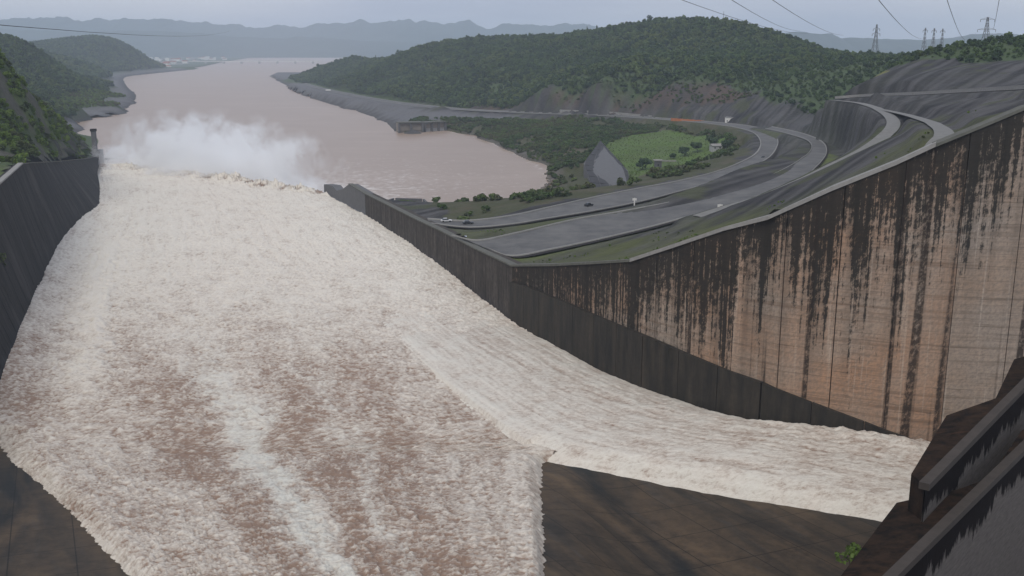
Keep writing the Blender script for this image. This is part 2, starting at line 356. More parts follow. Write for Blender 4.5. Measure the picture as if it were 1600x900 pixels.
ROAD_MID = [((-22.2,368.7,32.6),(-8.8,344.4,32.6)),((-12.4,355.4,33.2),(0.0,327.2,33.2)),((0.0,363.6,34),(12.8,333.9,34)),((24.6,389.8,35),(31.0,348.2,35)),((44.6,403.9,36),(49.8,365.6,36)),((68.4,418.1,38),(68.5,380.6,38)),((90.8,438.3,40),(87.0,394.5,40)),((116.9,466.6,42),(106.3,417.9,42)),((136.4,499.8,43.5),(127.6,447.7,43.5)),((148.7,525.5,44.2),(143.3,482.9,44.2)),((156.5,543.6,44.3),(155.1,512.5,44.3)),((166.5,572.8,43.8),(166.8,545.2,43.8)),((176.9,608.0,42.6),(180.2,588.7,42.6)),((187.9,650.5,40.8),(193.2,635.4,40.8)),((196.6,691.4,39),(205.1,686.6,39)),((205.5,744.3,36.4),(216.8,749.7,36.4)),((212.9,798.2,34),(225.1,810.3,34)),((217.9,853.4,31.8),(229.6,870.1,31.8)),((220.8,900.1,30),(231.8,922.0,30))]
ROAD_HIGH = [(59.4,324.1,47),(73.2,332.1,49.5),(84.7,336.7,52),(100.5,348.7,56),(111.3,356.3,59.5),(123.9,365.1,63.5),(133.0,374.5,66.5),(139.1,384.2,68),(142.8,389.9,69.2),(147.7,401.0,69.8),(153.9,417.4,70.1),(161.4,440.4,70.2),(170.4,471.0,70),(179.9,506.4,69.6),(189.4,543.9,69),(203.8,612.7,67.5),(214.1,695.6,65)]
ROAD_TOP = [(60,215.5,66.6),(72,210.5,72.9),(82.5,206.5,79.2),(87.6,210.0,81.6),(91.9,219.3,81.6),(97.8,233.8,81.1),(105.3,253.3,80.3),(115.8,282.3,79),(130.6,323.8,77),(162.2,423.6,72.5),(177.2,482.5,70.3),(184.1,521.9,69.3)]
BENCH = [(217.0,698.3,65.5),(227.4,666.1,68.5),(215.8,557.1,74.5),(206.3,472.8,79.5),(187.4,381.4,84.5),(165.1,305.6,88.5)]
SHORE = [(-717.3,3163.7,0),(-545.4,2575.3,0),(-421.6,2142.1,0),(-312.7,1812.6,0),(-239.4,1616.5,0),(-174.2,1408.0,0),(-135.5,1227.7,0),(-105.0,1209.4,0),(-77.3,1246.5,0),(-43.4,1166.0,0),(-20.3,1087.8,0),(0.0,994.0,0),(17.1,914.9,0),(27.3,838.3,0),(29.4,780.8,0),(22.8,727.2,0),(8.5,677.3,0),(-4.1,649.4,0),(-15.9,631.1,0),(-29.3,618.7,0),(-42.7,613.8,0),(-56.4,616.3,0)]
RIDGE = [(-605.2,2950,15.6),(-531.8,2900,39.6),(-444.2,2800,61.8),(-285.4,2600,70.7),(-167.9,2300,101.4),(-80.2,2200,110.4),(0.0,2100,111.2),(121.4,2000,117.7),(184.3,1900,128.0),(228.9,1800,135.0),(296.5,1750,138.1),(349.7,1650,131.1),(376.2,1550,115.6),(405.9,1450,97.4),(411.6,1250,86.6),(427.2,1130,87.9),(428.7,1050,91.3),(438.4,1000,95.9),(462.6,950,97.2),(492.8,900,98.9),(517.2,850,99.0)]
RIGHT_TOP = [(-112.9,612.2,19.3),(-104.0,590.1,21.5),(-99.7,579.2,20.0),(-94.6,566.6,22.4),(-87.9,549.9,27.5),(-74.7,516.8,27.0),(-60.3,478.9,27.8),(-40.1,423.2,29.4),(-27.0,387.0,30.8),(-13.2,345.6,32.4),(0.0,306.0,34.5),(10.8,280.7,40.0),(19.9,260.1,44.9),(28.7,242.7,49.2),(36.8,231.6,54.7),(46.5,221.1,60.7),(54.0,213.6,64.4),(65.5,208.6,71.2),(76.4,203.9,77.0),(82.8,201.1,80.9),(90.4,200.0,84.4),(98.2,198.9,88.1),(130.0,194.6,98.0),(200.0,185.0,112.0)]
RIGHT_BAND = [(0.0,306.0,29.7),(5.6,292.7,31.2),(17.1,265.7,32.3),(30.9,238.2,32.6),(43.9,224.0,30.3),(55.9,212.7,28.2),(68.5,207.3,24.3),(78.2,203.1,21.8),(85.5,200.7,19.4),(95.7,199.3,18.1)]
RIGHT_CP = [(-35.4,423.8,29.6),(-33.3,411.2,29.6),(-18.5,418.4,29.7),(-16.5,401.6,29.7),(0.0,429.7,30),(0.0,407.3,30),(14.2,449.0,30),(14.7,421.4,30),(39.6,484.5,30),(35.7,441.8,30),(64.8,516.1,30),(60.1,470.1,30),(88.9,545.4,29.8),(85.5,508.1,29.8),(112.8,581.8,29.5),(110.5,547.8,29.5),(134.2,622.9,29.2),(136.9,599.8,29.2),(154.9,667.8,29.5),(161.6,652.4,29.5),(164.6,693.5,29.8),(174.1,685.1,29.8),(173.5,722.5,30),(187.3,727.2,30),(182.4,756.3,30),(199.5,771.8,30),(191.5,799.0,30),(209.2,816.2,30),(199.2,845.2,29.6),(217.0,864.3,29.6),(203.0,885.0,29),(220.8,909.4,29),(204.4,932.1,27.8),(220.8,958.7,27.8),(202.4,975.9,26.5),(216.7,1000.4,26.5),(187.0,1060.9,24),(194.4,1084.1,24),(163.8,1127.4,22),(167.4,1152.8,22),(120.3,1217.2,19.5),(123.1,1246.0,19.5),(62.6,1267.5,18.5),(63.9,1294.5,18.5),(0.0,1328.6,17),(0.0,1355.0,17),(-69.0,1399.2,16),(-69.0,1435.6,16),(-150.3,1523.9,15),(-150.4,1575.4,15),(-247.9,1751.4,14),(-250.1,1807.1,14),(-370.4,2079.0,13),(-373.4,2140.8,13),(-505.8,2498.8,12),(-509.5,2564.6,12),(-22.2,368.7,32.6),(-8.8,344.4,32.6),(-12.4,355.4,33.2),(0.0,327.2,33.2),(0.0,363.6,34),(12.8,333.9,34),(24.6,389.8,35),(31.0,348.2,35),(44.6,403.9,36),(49.8,365.6,36),(68.4,418.1,38),(68.5,380.6,38),(90.8,438.3,40),(87.0,394.5,40),(116.9,466.6,42),(106.3,417.9,42),(136.4,499.8,43.5),(127.6,447.7,43.5),(148.7,525.5,44.2),(143.3,482.9,44.2),(156.5,543.6,44.3),(155.1,512.5,44.3),(166.5,572.8,43.8),(166.8,545.2,43.8),(176.9,608.0,42.6),(180.2,588.7,42.6),(187.9,650.5,40.8),(193.2,635.4,40.8),(196.6,691.4,39),(205.1,686.6,39),(205.5,744.3,36.4),(216.8,749.7,36.4),(212.9,798.2,34),(225.1,810.3,34),(217.9,853.4,31.8),(229.6,870.1,31.8),(220.8,900.1,30),(231.8,922.0,30),(59.4,324.1,47),(73.2,332.1,49.5),(84.7,336.7,52),(100.5,348.7,56),(111.3,356.3,59.5),(123.9,365.1,63.5),(133.0,374.5,66.5),(139.1,384.2,68),(142.8,389.9,69.2),(147.7,401.0,69.8),(153.9,417.4,70.1),(161.4,440.4,70.2),(170.4,471.0,70),(179.9,506.4,69.6),(189.4,543.9,69),(203.8,612.7,67.5),(214.1,695.6,65),(60,215.5,66.6),(72,210.5,72.9),(82.5,206.5,79.2),(87.6,210.0,81.6),(91.9,219.3,81.6),(97.8,233.8,81.1),(105.3,253.3,80.3),(115.8,282.3,79),(130.6,323.8,77),(162.2,423.6,72.5),(177.2,482.5,70.3),(184.1,521.9,69.3),(217.0,698.3,65.5),(227.4,666.1,68.5),(215.8,557.1,74.5),(206.3,472.8,79.5),(187.4,381.4,84.5),(165.1,305.6,88.5),(-717.3,3163.7,-0.4),(-689.5,3171.8,4),(-756.2,3152.3,-5),(-828.6,3131.2,-9),(-700.1,3104.9,-0.4),(-672.6,3112.9,4),(-738.6,3093.6,-5),(-810.0,3072.7,-9),(-682.9,3046.0,-0.4),(-655.8,3053.9,4),(-720.9,3034.9,-5),(-791.5,3014.3,-9),(-665.7,2987.2,-0.4),(-638.9,2995.0,4),(-703.3,2976.2,-5),(-772.9,2955.9,-9),(-648.5,2928.3,-0.4),(-622.1,2936.1,4),(-685.6,2917.5,-5),(-754.4,2897.4,-9),(-631.3,2869.5,-0.4),(-605.2,2877.1,4),(-667.9,2858.8,-5),(-735.8,2839.0,-9),(-614.2,2810.7,-0.4),(-588.4,2818.2,4),(-650.3,2800.1,-5),(-717.3,2780.5,-9),(-597.0,2751.8,-0.4),(-571.5,2759.3,4),(-632.6,2741.4,-5),(-698.8,2722.1,-9),(-579.8,2693.0,-0.4),(-554.7,2700.3,4),(-614.9,2682.7,-5),(-680.2,2663.6,-9),(-562.6,2634.1,-0.4),(-537.8,2641.4,4),(-597.3,2624.0,-5),(-661.7,2605.2,-9),(-545.4,2575.3,-0.4),(-520.9,2582.3,4),(-579.7,2565.5,-5),(-643.3,2547.3,-9),(-527.7,2513.4,-0.4),(-503.6,2520.3,4),(-561.5,2503.8,-5),(-624.2,2485.8,-9),(-510.0,2451.5,-0.4),(-486.3,2458.3,4),(-543.3,2442.0,-5),(-605.1,2424.4,-9),(-492.3,2389.6,-0.4),(-468.9,2396.3,4),(-525.1,2380.3,-5),(-585.9,2362.9,-9),(-474.7,2327.8,-0.4),(-451.6,2334.3,4),(-506.9,2318.5,-5),(-566.8,2301.4,-9),(-457.0,2265.9,-0.4),(-434.3,2272.4,4),(-488.7,2256.8,-5),(-547.7,2239.9,-9),(-439.3,2204.0,-0.4),(-417.0,2210.4,4),(-470.5,2195.1,-5),(-528.6,2178.5,-9),(-421.6,2142.1,-0.4),(-399.9,2149.3,4),(-452.0,2132.1,-5),(-508.4,2113.4,-9),(-399.8,2076.2,-0.4),(-378.5,2083.2,4),(-429.7,2066.3,-5),(-485.1,2048.0,-9),(-378.0,2010.3,-0.4),(-357.1,2017.2,4),(-407.4,2000.6,-5),(-461.8,1982.6,-9),(-356.3,1944.4,-0.4),(-335.7,1951.2,4),(-385.1,1934.9,-5),(-438.5,1917.2,-9),(-334.5,1878.5,-0.4),(-314.3,1885.2,4),(-362.8,1869.2,-5),(-415.3,1851.8,-9),(-312.7,1812.6,-0.4),(-293.1,1819.9,4),(-340.1,1802.4,-5),(-390.9,1783.4,-9),(-288.3,1747.2,-0.4),(-269.1,1754.4,4),(-315.1,1737.2,-5),(-365.0,1718.5,-9),(-263.8,1681.9,-0.4),(-245.0,1688.9,4),(-290.2,1672.0,-5),(-339.1,1653.7,-9),(-239.4,1616.5,-0.4),(-220.6,1622.4,4),(-265.7,1608.3,-5),(-314.6,1593.0,-9),(-217.7,1547.0,-0.4),(-199.3,1552.8,4),(-243.4,1538.9,-5),(-291.3,1524.0,-9),(-195.9,1477.5,-0.4),(-177.9,1483.1,4),(-221.1,1469.6,-5),(-268.0,1455.0,-9),(-174.2,1408.0,-0.4),(-156.2,1411.9,4),(-199.5,1402.6,-5),(-246.3,1392.5,-9),(-161.3,1347.9,-0.4),(-143.6,1351.7,4),(-186.1,1342.6,-5),(-232.0,1332.7,-9),(-148.4,1287.8,-0.4),(-131.1,1291.5,4),(-172.7,1282.6,-5),(-217.7,1272.9,-9),(-135.5,1227.7,-0.4),(-126.6,1242.6,4),(-148.0,1206.9,-5),(-171.2,1168.1,-9),(-105.0,1209.4,-0.4),(-118.8,1219.7,4),(-85.6,1194.9,-5),(-49.7,1168.1,-9),(-77.3,1246.5,-0.4),(-61.2,1253.3,4),(-99.9,1237.0,-5),(-141.7,1219.4,-9),(-43.4,1166.0,-0.4),(-27.1,1170.8,4),(-66.2,1159.3,-5),(-108.6,1146.7,-9),(-20.3,1087.8,-0.4),(-4.1,1091.3,4),(-42.9,1082.9,-5),(-84.9,1073.8,-9),(0.0,994.0,-0.4),(15.6,997.4,4),(-21.8,989.3,-5),(-62.4,980.5,-9),(17.1,914.9,-0.4),(32.5,916.9,4),(-4.4,912.0,-5),(-44.3,906.7,-9),(27.3,838.3,-0.4),(42.3,838.8,4),(6.3,837.5,-5),(-32.8,836.1,-9),(29.4,780.8,-0.4),(44.0,779.0,4),(9.0,783.3,-5),(-28.9,788.0,-9),(22.8,727.2,-0.4),(36.6,723.2,4),(3.5,732.7,-5),(-32.4,743.0,-9),(8.5,677.3,-0.4),(21.3,671.5,4),(-9.4,685.4,-5),(-42.8,700.5,-9),(-4.1,649.4,-0.4),(7.6,641.9,4),(-20.5,659.9,-5),(-50.8,679.5,-9),(-15.9,631.1,-0.4),(-6.5,621.0,4),(-29.0,645.3,-5),(-53.4,671.6,-9),(-29.3,618.7,-0.4),(-24.6,605.8,4),(-35.9,636.7,-5),(-48.1,670.2,-9),(-42.7,613.8,-0.4),(-45.2,600.3,4),(-39.3,632.6,-5),(-32.9,667.6,-9),(-551.6,2646.1,10),(-403.5,2190.0,11),(-252.3,1707.8,12),(-162.8,1465.8,12),(-83.7,1355.7,12),(-29.7,1201.3,11),(13.1,1053.5,9),(34.8,931.7,8),(42.3,796.2,8),(39.9,707.9,8),(27.4,623.0,10),(87.9,942.7,11),(125.3,1008.8,11),(163.3,1011.6,12),(181.1,940.0,13),(136.9,878.8,10.5),(101.1,809.5,10),(83.1,832.9,10),(68.1,911.5,10),(112.6,750.2,10.5),(165.4,829.0,13),(139.9,800.5,11),(70.6,1140.6,12),(138.9,1121.2,13.5),(0.0,1201.3,11),(202.7,1022.2,18),(189.9,836.8,21),(-69.9,1420,32.9),(40.8,1330,45.1),(116.0,1260,51.8),(184.1,1200,54.1),(230.9,1140,55.7),(245.4,1050,51.0),(254.4,960,46.5),(-245.3,2000,30.8),(-116.2,1900,57.0),(0.0,1750,76.1),(97.7,1600,73.4),(180.5,1480,84.2),(239.0,1400,85.0),(288.6,1180,73.3),(315.2,1480,97.4),(294.4,1000,65.4),(324.3,1020,76.9),(219.7,790,46.3),(215.8,700,58.8),(-345.1,2350,39.8),(159.6,1750,102.1),(343.2,1250,82.9),(269.6,760,81.9),(264.1,720,84.6),(282.2,660,88.6),(292.9,600,91.8),(307.2,560,94.7),(252.0,760,69.1),(-605.2,2950,15.6),(-531.8,2900,39.6),(-444.2,2800,61.8),(-285.4,2600,70.7),(-167.9,2300,101.4),(-80.2,2200,110.4),(0.0,2100,111.2),(121.4,2000,117.7),(184.3,1900,128.0),(228.9,1800,135.0),(296.5,1750,138.1),(349.7,1650,131.1),(376.2,1550,115.6),(405.9,1450,97.4),(411.6,1250,86.6),(427.2,1130,87.9),(428.7,1050,91.3),(438.4,1000,95.9),(462.6,950,97.2),(492.8,900,98.9),(517.2,850,99.0),(-695.6,3390.8,-54.4),(-613.0,3342.6,-30.4),(-514.7,3244.4,-8.2),(-334.5,3047.3,0.7),(-200.7,2748.8,31.4),(-96.6,2649.7,40.4),(0.0,2550.0,41.2),(148.7,2449.2,47.7),(227.7,2347.9,58.0),(285.7,2246.4,65.0),(371.7,2193.7,68.1),(443.0,2090.2,61.1),(482.3,1987.3,45.6),(527.2,1883.3,27.4),(552.3,1677.4,16.6),(586.3,1550.9,17.9),(598.8,1466.6,21.3),(619.1,1412.1,25.9),(659.6,1354.6,27.2),(708.9,1294.7,28.9),(751.1,1234.4,29.0),(-82.9,553.9,20),(-69.7,520.8,20),(-55.3,482.9,20),(-35.1,427.2,20),(-23.0,393.0,29.6),(-9.2,351.6,31.2),(4.0,312.0,33.3),(14.8,286.7,38.8),(23.9,266.1,43.699999999999996),(32.7,248.7,48.0),(40.8,237.6,53.5),(50.5,227.1,59.5),(58.0,219.6,63.2),(69.5,214.6,70.0),(80.4,209.9,75.8),(86.8,207.1,79.7),(94.4,206.0,83.2),(102.2,204.9,86.89999999999999),(134.0,200.6,96.8),(204.0,191.0,110.8),(260,190,118),(320,320,105),(400,450,108),(560,600,112),(250,250,103),(-100,700,-9),(-50,900,-9),(-200,1200,-9),(-340,1600,-9),(-460,2200,-9),(-700,3000,-9),(10,720,-8),(-60,1050,-9),(-90,650,-6),(29.7,315.1,38.4),(35.1,302.4,41.1),(39.6,292.1,43.5),(44.0,283.4,45.7),(48.1,277.9,48.5),(53.0,272.6,51.5),(56.7,268.9,53.3),(69.3,270.4,58.0),(217.8,638.1,67.1),(206.9,606.1,67.9),(205.0,529.1,73.0),(192.6,497.1,73.8),(194.1,444.8,78.0),(180.1,412.8,78.7),(173.6,353.4,82.9),(157.9,321.4,83.5),(150.0,277.6,86.8),(132.7,245.6,87.4)]
LEFT_BASE = [(-96,120),(-111,200),(-157,330),(-183,406),(-229,560),(-285,700),(-318,790)]
LEFT_TOP = [(-112.0,120,58.0),(-130.0,200,57.0),(-167.4,330,55.2),(-193.9,406,54.6),(-244.6,560,38.8),(-290.3,700,25.2),(-319.1,790,17.1)]
LEFT_SHORE = [(-387.3,968.1,-0.4),(-468.9,1162.3,-0.4),(-567.8,1333.1,-0.4),(-592.1,1451.1,-0.4),(-587.5,1546.7,-0.4),(-694.0,1903.6,-0.4),(-798.2,2207.9,-0.4),(-985.8,2668.4,-0.4),(-1273.8,3437.6,-0.4),(-1336.4,3831.0,-0.4),(-1384.6,4439.6,-0.4)]
LEFT_CP = [(-255.5,520,78.2),(-262.9,500,88.7),(-258.1,545,74.6),(-262.8,580,66.6),(-279.3,640,52.2),(-295.5,690,40.4),(-306.0,735,33.3),(-316.0,775,23.0),(-245.3,520,55.1),(-264.4,590,41.7),(-233.0,470,62.3),(-239.7,430,66.8),(-213.9,440,54.4),(-236.8,520,44.1),(-262.6,610,34.1),(-196.9,407,53.800000000000004),(-247.6,561,38.0),(-293.3,701,24.4),(-322.1,791,16.3),(-215,330,52),(-240,400,52.5),(-300,300,54),(-200,220,56),(-387.3,968.1,-0.4),(-401.9,962.0,4),(-366.9,976.7,-5),(-329.0,992.6,-9),(-428.1,1065.2,-0.4),(-443.2,1058.9,4),(-406.9,1074.1,-5),(-367.7,1090.6,-9),(-468.9,1162.3,-0.4),(-483.6,1153.8,4),(-448.3,1174.2,-5),(-410.1,1196.3,-9),(-518.3,1247.7,-0.4),(-533.5,1238.9,4),(-497.2,1260.0,-5),(-457.8,1282.7,-9),(-567.8,1333.1,-0.4),(-585.4,1329.5,4),(-543.1,1338.2,-5),(-497.3,1347.6,-9),(-592.1,1451.1,-0.4),(-610.8,1452.0,4),(-565.9,1449.8,-5),(-517.4,1447.5,-9),(-587.5,1546.7,-0.4),(-606.0,1541.2,4),(-561.6,1554.4,-5),(-513.6,1568.8,-9),(-614.1,1635.9,-0.4),(-633.1,1630.3,4),(-587.5,1643.9,-5),(-538.2,1658.6,-9),(-640.8,1725.2,-0.4),(-660.3,1719.3,4),(-613.4,1733.3,-5),(-562.7,1748.4,-9),(-667.4,1814.4,-0.4),(-687.4,1808.4,4),(-639.4,1822.7,-5),(-587.3,1838.3,-9),(-694.0,1903.6,-0.4),(-714.3,1896.7,4),(-665.6,1913.3,-5),(-612.9,1931.4,-9),(-720.0,1979.7,-0.4),(-740.7,1972.6,4),(-691.1,1989.6,-5),(-637.3,2008.0,-9),(-746.1,2055.8,-0.4),(-767.2,2048.5,4),(-716.5,2065.9,-5),(-661.6,2084.7,-9),(-772.2,2131.8,-0.4),(-793.7,2124.4,4),(-742.0,2142.2,-5),(-685.9,2161.4,-9),(-798.2,2207.9,-0.4),(-819.7,2199.1,4),(-768.1,2220.2,-5),(-712.1,2243.0,-9),(-829.5,2284.7,-0.4),(-851.4,2275.7,4),(-798.7,2297.2,-5),(-741.6,2320.4,-9),(-860.7,2361.4,-0.4),(-883.1,2352.3,4),(-829.4,2374.2,-5),(-771.2,2397.9,-9),(-892.0,2438.2,-0.4),(-914.8,2428.9,4),(-860.1,2451.2,-5),(-800.8,2475.3,-9),(-923.3,2514.9,-0.4),(-946.5,2505.4,4),(-890.7,2528.2,-5),(-830.3,2552.8,-9),(-954.5,2591.7,-0.4),(-978.2,2582.0,4),(-921.4,2605.1,-5),(-859.9,2630.2,-9),(-985.8,2668.4,-0.4),(-1010.2,2659.3,4),(-951.7,2681.2,-5),(-888.4,2704.9,-9),(-1014.6,2745.3,-0.4),(-1039.4,2736.0,4),(-979.9,2758.3,-5),(-915.4,2782.4,-9),(-1043.4,2822.2,-0.4),(-1068.6,2812.8,4),(-1008.1,2835.5,-5),(-942.5,2860.0,-9),(-1072.2,2899.2,-0.4),(-1097.9,2889.6,4),(-1036.3,2912.6,-5),(-969.6,2937.6,-9),(-1101.0,2976.1,-0.4),(-1127.1,2966.3,4),(-1064.5,2989.8,-5),(-996.6,3015.2,-9),(-1129.8,3053.0,-0.4),(-1156.3,3043.1,4),(-1092.7,3066.9,-5),(-1023.7,3092.7,-9),(-1158.6,3129.9,-0.4),(-1185.6,3119.8,4),(-1120.9,3144.0,-5),(-1050.8,3170.3,-9),(-1187.4,3206.8,-0.4),(-1214.8,3196.6,4),(-1149.1,3221.2,-5),(-1077.9,3247.9,-9),(-1216.2,3283.8,-0.4),(-1244.0,3273.3,4),(-1177.3,3298.3,-5),(-1104.9,3325.4,-9),(-1245.0,3360.7,-0.4),(-1273.2,3350.1,4),(-1205.5,3375.5,-5),(-1132.0,3403.0,-9),(-1273.8,3437.6,-0.4),(-1304.0,3432.8,4),(-1231.5,3444.3,-5),(-1152.8,3456.9,-9),(-1286.3,3516.3,-0.4),(-1317.0,3511.4,4),(-1243.3,3523.1,-5),(-1163.5,3535.8,-9),(-1298.8,3595.0,-0.4),(-1330.0,3590.0,4),(-1255.2,3601.9,-5),(-1174.1,3614.8,-9),(-1311.4,3673.6,-0.4),(-1343.0,3668.6,4),(-1267.1,3680.7,-5),(-1184.8,3693.8,-9),(-1323.9,3752.3,-0.4),(-1356.0,3747.2,4),(-1278.9,3759.5,-5),(-1195.4,3772.8,-9),(-1336.4,3831.0,-0.4),(-1369.3,3828.4,4),(-1290.4,3834.6,-5),(-1204.9,3841.4,-9),(-1342.4,3907.1,-0.4),(-1375.8,3904.4,4),(-1295.8,3910.8,-5),(-1209.1,3917.6,-9),(-1348.5,3983.2,-0.4),(-1382.2,3980.5,4),(-1301.1,3986.9,-5),(-1213.3,3993.9,-9),(-1354.5,4059.2,-0.4),(-1388.7,4056.5,4),(-1306.5,4063.0,-5),(-1217.5,4070.1,-9),(-1360.5,4135.3,-0.4),(-1395.2,4132.6,4),(-1311.9,4139.1,-5),(-1221.7,4146.3,-9),(-1366.5,4211.4,-0.4),(-1401.7,4208.6,4),(-1317.3,4215.3,-5),(-1225.9,4222.5,-9),(-1372.5,4287.5,-0.4),(-1408.2,4284.6,4),(-1322.7,4291.4,-5),(-1230.1,4298.7,-9),(-1378.6,4363.5,-0.4),(-1414.6,4360.7,4),(-1328.1,4367.5,-5),(-1234.3,4375.0,-9),(-572.8,1324.9,14),(-589.1,1447.2,14),(-617.8,1612.4,13),(-707.2,1885.1,12),(-889.9,2338.9,12),(-1135.7,2952.4,12),(-1367.5,3821.7,9),(-1394.7,4224.1,7),(-667.0,1592.7,16),(-614.1,1382.5,17),(-692.0,1730.0,14),(-923.1,1900,112.4),(-898.5,1920,106.8),(-878.9,1950,88.4),(-835.3,1950,50.1),(-708.9,1560,36.6),(-647.6,1350,37.0),(-733.8,1500,66.1),(-1036.9,1900,124.7),(-755.2,1300,70.6),(-1342.5,3100,63.2),(-1588.3,3900,111.5),(-1493.6,3900,109.2),(-1540.6,3900,113.8),(-1467.4,4050,80.8),(-1455.1,4150,55.7),(-1444.8,4300,20.7),(-1174.4,3000,28.6),(-740.6,1800,26.8),(-1755.4,3900,100.0),(-1357.2,3700,20.8),(-240,800,-9),(-250,1000,-9),(-420,1250,-9),(-500,1500,-9),(-650,2100,-9),(-1000,3300,-9),(-1150,4300,-9),(-290,860,-8),(-2400,3900,60),(-2200,4700,5),(-1500,4700,3),(-1700,2400,90),(-1500,1500,110),(-900,700,120),(-800,1000,60),(-480,900,40),(-420,760,60)]
WIRES = [[(85.7,500,122.8),(392.3,1400,116.5)],[(101.1,480,122.5),(354.6,1300,118.4)],[(119.8,480,122.5),(424.3,1350,113.6)],[(146.0,420,120.2),(505.2,1300,109.2)],[(172.3,420,120.2),(516.1,1200,107.1)],[(192.5,420,120.2),(478.5,1050,116.7)],[(-345.8,700,127.9),(-1120.3,4200,159.5)]]
GRASS_POLY = [(86.7,961.6),(120.0,1045.3),(157.9,1060.6),(181.6,1008.8),(184.6,884.7),(157.3,787.3),(113.2,694.9),(81.7,650.2),(71.3,629.8),(71.6,738.3)]
CLIFF_POLY = [(-79.8,1472.0),(41.2,1335.7),(123.7,1252.3),(186.3,1159.9),(246.6,1049.9),(245.7,1010),(247.6,1060),(232.9,1150),(185.6,1210),(116.9,1270),(41.1,1340),(-70.4,1430)]
FOREST_POLY = [(-667.3,3025.6),(-476.8,2428.9),(-369.3,2148.0),(-208.0,1689.8),(-91.7,1488.0),(-70.6,1435),(41.3,1345),(117.3,1275),(186.4,1215),(233.9,1155),(249.7,1065),(252,1000),(262,900),(260,830),(256,745),(252.3,760),(266.6,790),(279.3,780),(274.0,735),(286.4,670),(297.7,610),(312.7,570),(1400,700),(1400,1700),(300,2400),(-300,3300),(-640,3080)]
SCRUB_POLY = [(-131.0,1323.5),(-89.6,1318.5),(-32.3,1309.5),(76.1,1232.3),(169.3,1140.5),(207.8,1049.0),(217.1,959.8),(197.9,838.3),(167.5,726.6),(130,610),(60,520),(20,470),(-20,440),(-40,520),(-50,600),(-38.7,612.5),(-12.0,635.0),(13.0,691.3),(26.5,769.2),(23.7,843.1),(0.0,972.1),(-42.7,1146.1),(-75.9,1224.7),(-114.7,1234.1)]
YELLOW_POLY = [(264.8,800),(281.8,830),(291.2,800),(262.0,730),(256.5,760)]
MTN_A = [(-7186.9, 365.0), (-6047.9, 401.7), (-5290.4, 416.3), (-4687.8, 394.3), (-4157.9, 401.7), (-3556.1, 357.7), (-3029.0, 313.7), (-2498.6, 321.1), (-1966.7, 372.4), (-1777.1, 387.0), (-1665.0, 343.1), (-1437.4, 365.0), (-1209.2, 416.3), (-1119.2, 387.0), (-1028.1, 401.7), (-832.7, 328.4), (-696.0, 365.0), (-529.3, 394.3), (-393.8, 313.7), (-227.2, 306.4), (0.0, 350.4), (227.1, 328.4), (378.6, 321.1), (605.4, 350.4), (794.6, 350.4), (1136.0, 306.4), (1516.0, 262.3), (1972.1, 225.5), (2657.4, 173.9)]
MTN_B = [(1654.5, 100.0), (2140.8, 180.3), (2319.4, 210.4), (2423.2, 200.4), (2577.9, 200.4), (2658.2, 160.3), (2786.8, 165.3), (3097.8, 150.2), (3355.9, 150.2), (3612.1, 170.3), (3790.0, 195.3), (3918.4, 200.4), (4126.9, 180.3), (4535.8, 210.4), (4953.7, 170.3)]
MTN_C = [(-6044.5, 267.2), (-5090.8, 261.0), (-4329.6, 236.3), (-3500.9, 248.7), (-2867.6, 199.2), (-2422.9, 174.5), (-1912.3, 186.8), (-1531.1, 149.7), (-1148.6, 137.3), (-638.7, 100.0), (0.0, 112.4)]
MTN_D = [(407.4, 159.5), (469.9, 203.8), (507.5, 218.5), (537.8, 223.4), (584.1, 203.8), (661.7, 166.9)]
# ------------------------------------------------------------------ curves
def catmull(P, n=6):
    P = np.array(P, float); Q = [2 * P[0] - P[1]] + list(P) + [2 * P[-1] - P[-2]]; out = []
    for i in range(1, len(Q) - 2):
        a, b, c, d = Q[i - 1:i + 3]
        for k in range(n):
            t = k / n; out.append(.5 * (2 * b + (c - a) * t + (2 * a - 5 * b + 4 * c - d) * t * t + (3 * b - a - 3 * c + d) * t ** 3))
    out.append(P[-1]); return np.array(out)
def ribbon(line, w):
    L = catmull(line, 8); d = np.gradient(L[:, :2], axis=0); d /= np.linalg.norm(d, axis=1)[:, None]; n = np.stack([-d[:, 1], d[:, 0]], 1)
    a, b = L.copy(), L.copy(); a[:, :2] += n * w / 2; b[:, :2] -= n * w / 2; return a, b
def strip_edges(rows): return catmull([r[0] for r in rows], 6), catmull([r[1] for r in rows], 6)
low_a, low_b = strip_edges(ROAD_LOW); mid_a, mid_b = strip_edges(ROAD_MID)
high_a, high_b = ribbon(ROAD_HIGH, 5.2); top_a, top_b = ribbon(ROAD_TOP, 4.2); ben_a, ben_b = ribbon(BENCH, 4.0)
ROADS = [(top_a, top_b), (ben_a, ben_b), (low_a, low_b), (mid_a, mid_b), (high_a, high_b)]

def wall_line(): return [(a, b) for a, b, _ in RIGHT_TOP]
WL = wall_line()

tR = TPS(RIGHT_CP, 2e-4); tL = TPS(LEFT_CP, 2e-4)
def near_road(X, Y, Z, m=6.0):
    for a, b in ROADS:
        c = (a + b) / 2; hw = np.linalg.norm((a - b)[:, :2], axis=1) / 2
        line = np.concatenate([c, hw[:, None]], 1)
        best = np.full(X.shape, 1e9); bz = np.zeros(X.shape)
        for p, q in zip(line[:-1], line[1:]):
            ex, ey = q[0] - p[0], q[1] - p[1]; LL = ex * ex + ey * ey + 1e-9
            t = np.clip(((X - p[0]) * ex + (Y - p[1]) * ey) / LL, 0, 1)
            d = np.hypot(X - p[0] - t * ex, Y - p[1] - t * ey) - (p[3] + t * (q[3] - p[3])); k = d < best
            best = np.where(k, d, best); bz = np.where(k, p[2] + t * (q[2] - p[2]), bz)
        w = sstep(1.5, m, best); Z = (bz - .45) * (1 - w) + Z * w
    return Z
